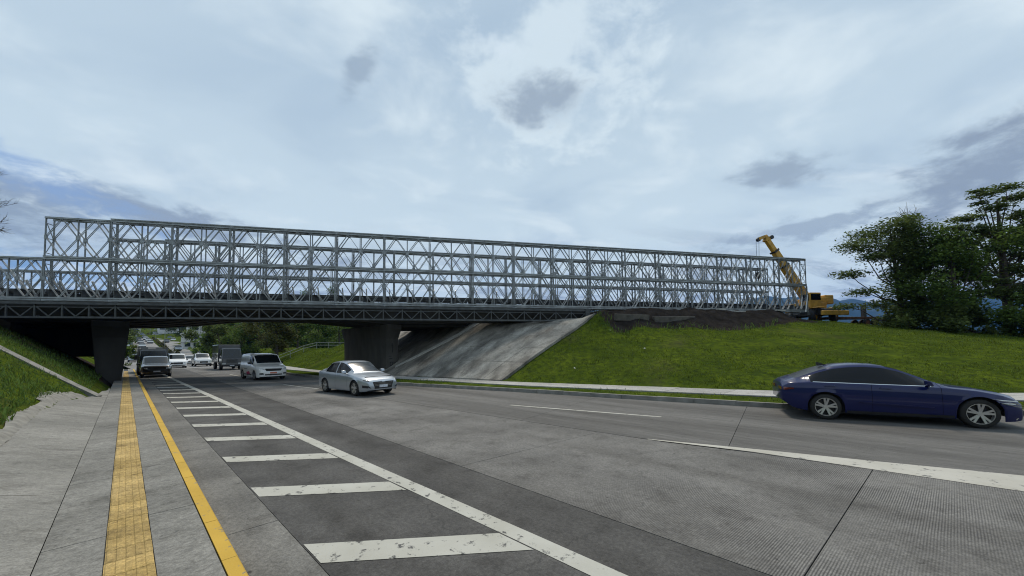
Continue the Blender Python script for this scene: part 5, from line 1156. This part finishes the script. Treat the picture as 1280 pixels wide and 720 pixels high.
# ------------------------------------------------------------------ far buildings, billboard, lamp posts
M_bw = mat('white_wall', (.55, .55, .54), .9, var=.12, scale=.6); M_bwin = mat('window_glass', (.02, .03, .045), .15, var=.3); M_bblue = mat('blue_glass', (.02, .05, .16), .15, var=.2); M_roofm = mat('metal_roof', (.5, .51, .52), .5, .2, var=.2)
def building(name, label, s, u, w, d, floors, fh, nwin, wall, win, roof=False, yaw=0, base=0):
    x, y, _ = W(s, u); T = thing(name, label, 'building', (x, y, Hp(x, y)+base), math.atan2(-r2[1], -r2[0])+yaw)   # local +x faces the traffic
    h_ = floors*fh; b = MB(); b.box(-d, 0, -w/2, w/2, -3, h_); b.build('wall', wall, T)
    for fl in range(floors):
        sl_ = MB(); sl_.box(-d-.2, .35, -w/2-.2, w/2+.2, fl*fh+fh-.25, fl*fh+fh+.0 if fl < floors-1 else fl*fh+fh+.35); sl_.build('floor_slab' if fl < floors-1 else 'parapet', wall, T)
        for k_ in range(nwin):
            y0 = -w/2+(k_+.18)*w/nwin; y1 = y0+.64*w/nwin; f = MB(); f.box(-.05, .06, y0-.1, y1+.1, fl*fh+.75, fl*fh+fh-.45); fo = f.build('window', wall, T)
            g_ = MB(); g_.box(.06, .08, y0, y1, fl*fh+.85, fl*fh+fh-.55); g_.build('pane', win, fo)
    if roof: rf = MB(); rf.hexa([(-d-.6, -w/2-.8, h_+.36), (1.2, -w/2-.8, h_+.36), (1.2, w/2+.8, h_+.36), (-d-.6, w/2+.8, h_+.36)], [(-d*.6, -w/2-.8, h_+2.0), (-d*.4, -w/2-.8, h_+2.0), (-d*.4, w/2+.8, h_+2.0), (-d*.6, w/2+.8, h_+2.0)]); rf.build('roof', M_roofm, T)
    return T
building('white_building', 'white three storey building with a pale metal roof up the hill', 178, ups(256, 178), 8.5, 10, 2, 3.0, 3, M_bw, M_bwin, True)
building('white_annex', 'small white building in front of the larger white building', 165, ups(240, 165), 4.5, 7, 2, 2.6, 2, M_bw, M_bwin)
building('blue_window_building', 'grey building with blue windows showing above the trees', 165, ups(318, 165), 7, 10, 4, 3.2, 3, mat('grey_wall', (.30, .33, .38), .9), M_bblue, base=0)
building('hill_house', 'low pale house beside the far carriageway', 330, ups(205, 330)+4, 14, 9, 2, 3.2, 3, M_bw, M_bwin, True)
building('hill_shop', 'pale block left of the queue of traffic', 300, ups(150, 300), 16, 10, 2, 3.4, 3, M_bw, M_bwin)
x, y, _ = W(190, 18.6); bb = thing('billboard', 'tall roadside billboard with a red band over a white panel', 'billboard', (x, y, Hp(x, y)), math.atan2(-r2[1], -r2[0]))
b = MB(); b.tube([(0, 0, -.5), (0, 0, 4.6)], .28, 10); b.build('post', M_bw, bb)
b = MB(); b.box(-.3, .3, -2.6, 2.6, 4.2, 6.4); b.build('panel', mat('billboard_white', (.62, .6, .6), .7, var=.15, scale=.8), bb)
b = MB(); b.box(-.33, .33, -2.6, 2.6, 6.43, 7.6); b.build('band', PT_red, bb)
def lamp(s, u, h_, lb):
    x, y, _ = W(s, u); T = thing('street_lamp', lb, 'street lamp', (x, y, Hp(x, y)), ROT, 'street lamps beyond the bridge'); b = MB(); b.tube([(0, 0, -.3), (0, 0, h_)], [.10, .06], 8); b.build('pole', M_rail, T)
    b = MB(); b.tube([(0, 0, h_-.05), (0, .8, h_+.25), (0, 1.7, h_+.3)], .04, 6); b.build('arm', M_rail, T); b = MB(); b.box(-.12, .12, 1.6, 2.2, h_+.25, h_+.38); b.build('lamp_head', M_rail, T)
for s, u, lb in ((128, ups(250, 128), 'street lamp in front of the white buildings beyond the underpass'), (170, 9.0, 'street lamp in the median of the hill road, lower one'), (230, 9.2, 'street lamp in the median of the hill road, middle one'), (300, 9.5, 'street lamp in the median of the hill road, furthest one')): lamp(s, u, 8, lb)

# ------------------------------------------------------------------ mountains
def mountain():
    nxm, nym = 240, 26; xsm = np.linspace(-5500, 7800, nxm); V = []
    rx = np.interp(xsm, [-5500, -2500, -1100, 0, 900, 1900, 2220, 2500, 3200, 4200, 7800], [180, 260, 330, 290, 300, 350, 372, 330, 350, 360, 250])
    for i in range(nxm):
        for j in range(nym):
            f = j/(nym-1); y = 2350+1300*f; ridge = rx[i]+70*vnoise(np.array([xsm[i]]), np.array([0.]), 420, 2)[0]+30*vnoise(np.array([xsm[i]]), np.array([0.]), 120, 3)[0]
            V.append((xsm[i]*(1+.15*f), y, 4+ridge*1.10*math.sin(min(1, f*1.6)*math.pi/2)*(1+.22*vnoise(np.array([xsm[i]]), np.array([y]), 260, 4)[0]+.08*vnoise(np.array([xsm[i]]), np.array([y]), 80, 6)[0]) if f > 0 else 0))
    idm = np.arange(nxm*nym).reshape(nxm, nym); Qm = np.stack([idm[:-1, :-1], idm[1:, :-1], idm[1:, 1:], idm[:-1, 1:]], -1).reshape(-1, 4)
    me = npmesh('mountains', np.array(V), Qm, mat('mountain_forest', (.020, .036, .014), .95, col2=(.045, .060, .026), scale=.012, det=8, spec=.1), True)
    struct(link('mountains', me), 'wooded mountain ridge far behind the crane and trees', 'mountains')
mountain()

# ------------------------------------------------------------------ grass blades
def blades(name, label, n, region, hmin, hmax, wd, lm, seed, dens=None, bend=.5):
    g_ = np.random.default_rng(seed); s_ = g_.uniform(region[0], region[1], n); u_ = g_.uniform(region[2], region[3], n); x = s_*r2[0]+u_*n2[0]; y = s_*r2[1]+u_*n2[1]
    k = region[4](s_, u_, x, y); x, y, s_, u_ = x[k], y[k], s_[k], u_[k]; n = len(x); z = H(x, y)
    hh = (hmin+(hmax-hmin)*g_.random(n)**1.6)*(1+.9*vnoise(x, y, 1.0, 30)); a = g_.uniform(0, 2*math.pi, n); dx, dy = np.cos(a), np.sin(a); lean_ = hh*bend*(.3+g_.random(n))
    w_ = wd*(.7+.6*g_.random(n)); P = np.stack([x, y, z-.02], 1); sd = np.stack([-dy*w_, dx*w_, 0*w_], 1)
    m1 = P+np.stack([dx*lean_*.35, dy*lean_*.35, hh*.62], 1); tp = P+np.stack([dx*lean_, dy*lean_, hh*.95], 1)
    V = np.stack([P-sd, P+sd, m1+sd*.8, m1-sd*.8, tp], 1).reshape(-1, 3); o = np.arange(n)*5
    Fq = np.concatenate([np.stack([o, o+1, o+2], 1), np.stack([o, o+2, o+3], 1), np.stack([o+3, o+2, o+4], 1)]); return tag(link(name, npmesh(name, V, Fq, lm)), label, 'grass', None, 'stuff')
GM = leafmat('grass_blade', (.055, .085, .009), (.115, .160, .018), .45); GM2 = leafmat('grass_blade_left', (.055, .10, .018), (.11, .18, .040), .5)
def dist_keep(x, y, d0, g_=rng): d = np.hypot(x, y); return g_.random(len(x)) < np.clip((d0/d)**1.3, 0.02, 1)
blades('grass', 'long green grass on the left bank beside the apron', 90000, (5, 40, -10, -1.0, lambda s, u, x, y: (u < apronU(s)-.20-.2*vnoise(s, u, 1.1, 40)) & dist_keep(x, y, 14) & ~((np.abs(s-(22.05+(-.75-u)*.82)) < .34))), .06, .22, .010, GM2, 1, bend=.8)
def okright(s, u, x, y):
    sm_ = soilmask(x, y); pv = (s > 14.3) & (u < np.interp(s, [14, 21.7, 40], [26, 22, 22])); return (u > pbU(s)+.02+.12*vnoise(s, u, .5, 44)) & (sm_ < .5+.5*vnoise(x, y, .8, 45)) & (vnoise(x, y, 3.1, 61)+.6*vnoise(x, y, .9, 62) < .30) & ~pv & (u < 46) & (s > -14)
blades('grass', 'short green grass covering the right hand bank', 150000, (-14, 24, 14, 46, okright), .03, .14, .013, GM, 2, bend=.9)
blades('grass', 'strip of grass between the far kerb and the footpath', 34000, (-14, 30, 9, 26, lambda s, u, x, y: (u > kerbU(s)+.15) & (u < pfU(s)+.04)), .04, .14, .012, GM, 3, bend=.9)
blades('grass', 'grass slope beyond the underpass', 30000, (42, 72, 13, 40, lambda s, u, x, y: u > pbU(s)+.1), .06, .18, .03, GM, 4, bend=.9)
blades('grass', 'rough weeds along the edge of the dark soil shelf', 5000, (5, 16, 20, 36, lambda s, u, x, y: (np.abs(soilmask(x, y)-.5) < .35) & (s < 14.6)), .15, .5, .016, GM2, 6, bend=.8)

M_lit = mat('litter', (.6, .6, .58), .7)
for i, (s_, u_, lb) in enumerate(((9.5, 21.0, 'white scrap of litter halfway up the right grass bank'), (11.6, 16.9, 'white scrap of litter low on the right grass bank near the path'), (12.6, 22.6, 'white scrap of litter near the dark soil above the grass'))):
    x, y, _ = W(s_, u_); m_ = MB(); m_.add([(-.06, -.04, .03), (.05, -.04, .05), (.06, .03, .04), (.0, .05, .07), (-.05, .03, .05), (0, 0, .09)], [(0, 1, 5), (1, 2, 5), (2, 3, 5), (3, 4, 5), (4, 0, 5)])
    tag(m_.build('litter', M_lit, None, False, (x, y, Hp(x, y)+.03), i*1.3), lb, 'litter')
# ------------------------------------------------------------------ air
HAZE = True
if HAZE:
    b = MB(); b.box(-8600, 9600, -200, 4200, -9, 520); hz = b.build('haze', mat('haze_air', (1, 1, 1))); hz.data.materials.clear()
    M = bpy.data.materials.new('air'); M.use_nodes = True; nt = M.node_tree; nt.nodes.clear(); o_ = nt.nodes.new('ShaderNodeOutputMaterial'); v_ = nt.nodes.new('ShaderNodeVolumePrincipled')
    v_.inputs['Color'].default_value = (.08, .33, 1.0, 1); v_.inputs['Density'].default_value = .00009; v_.inputs['Anisotropy'].default_value = 0.0
    nt.links.new(v_.outputs[0], o_.inputs['Volume']); hz.data.materials.append(M); tag(hz, 'thin blue haze in the distance', 'haze', None, 'stuff')
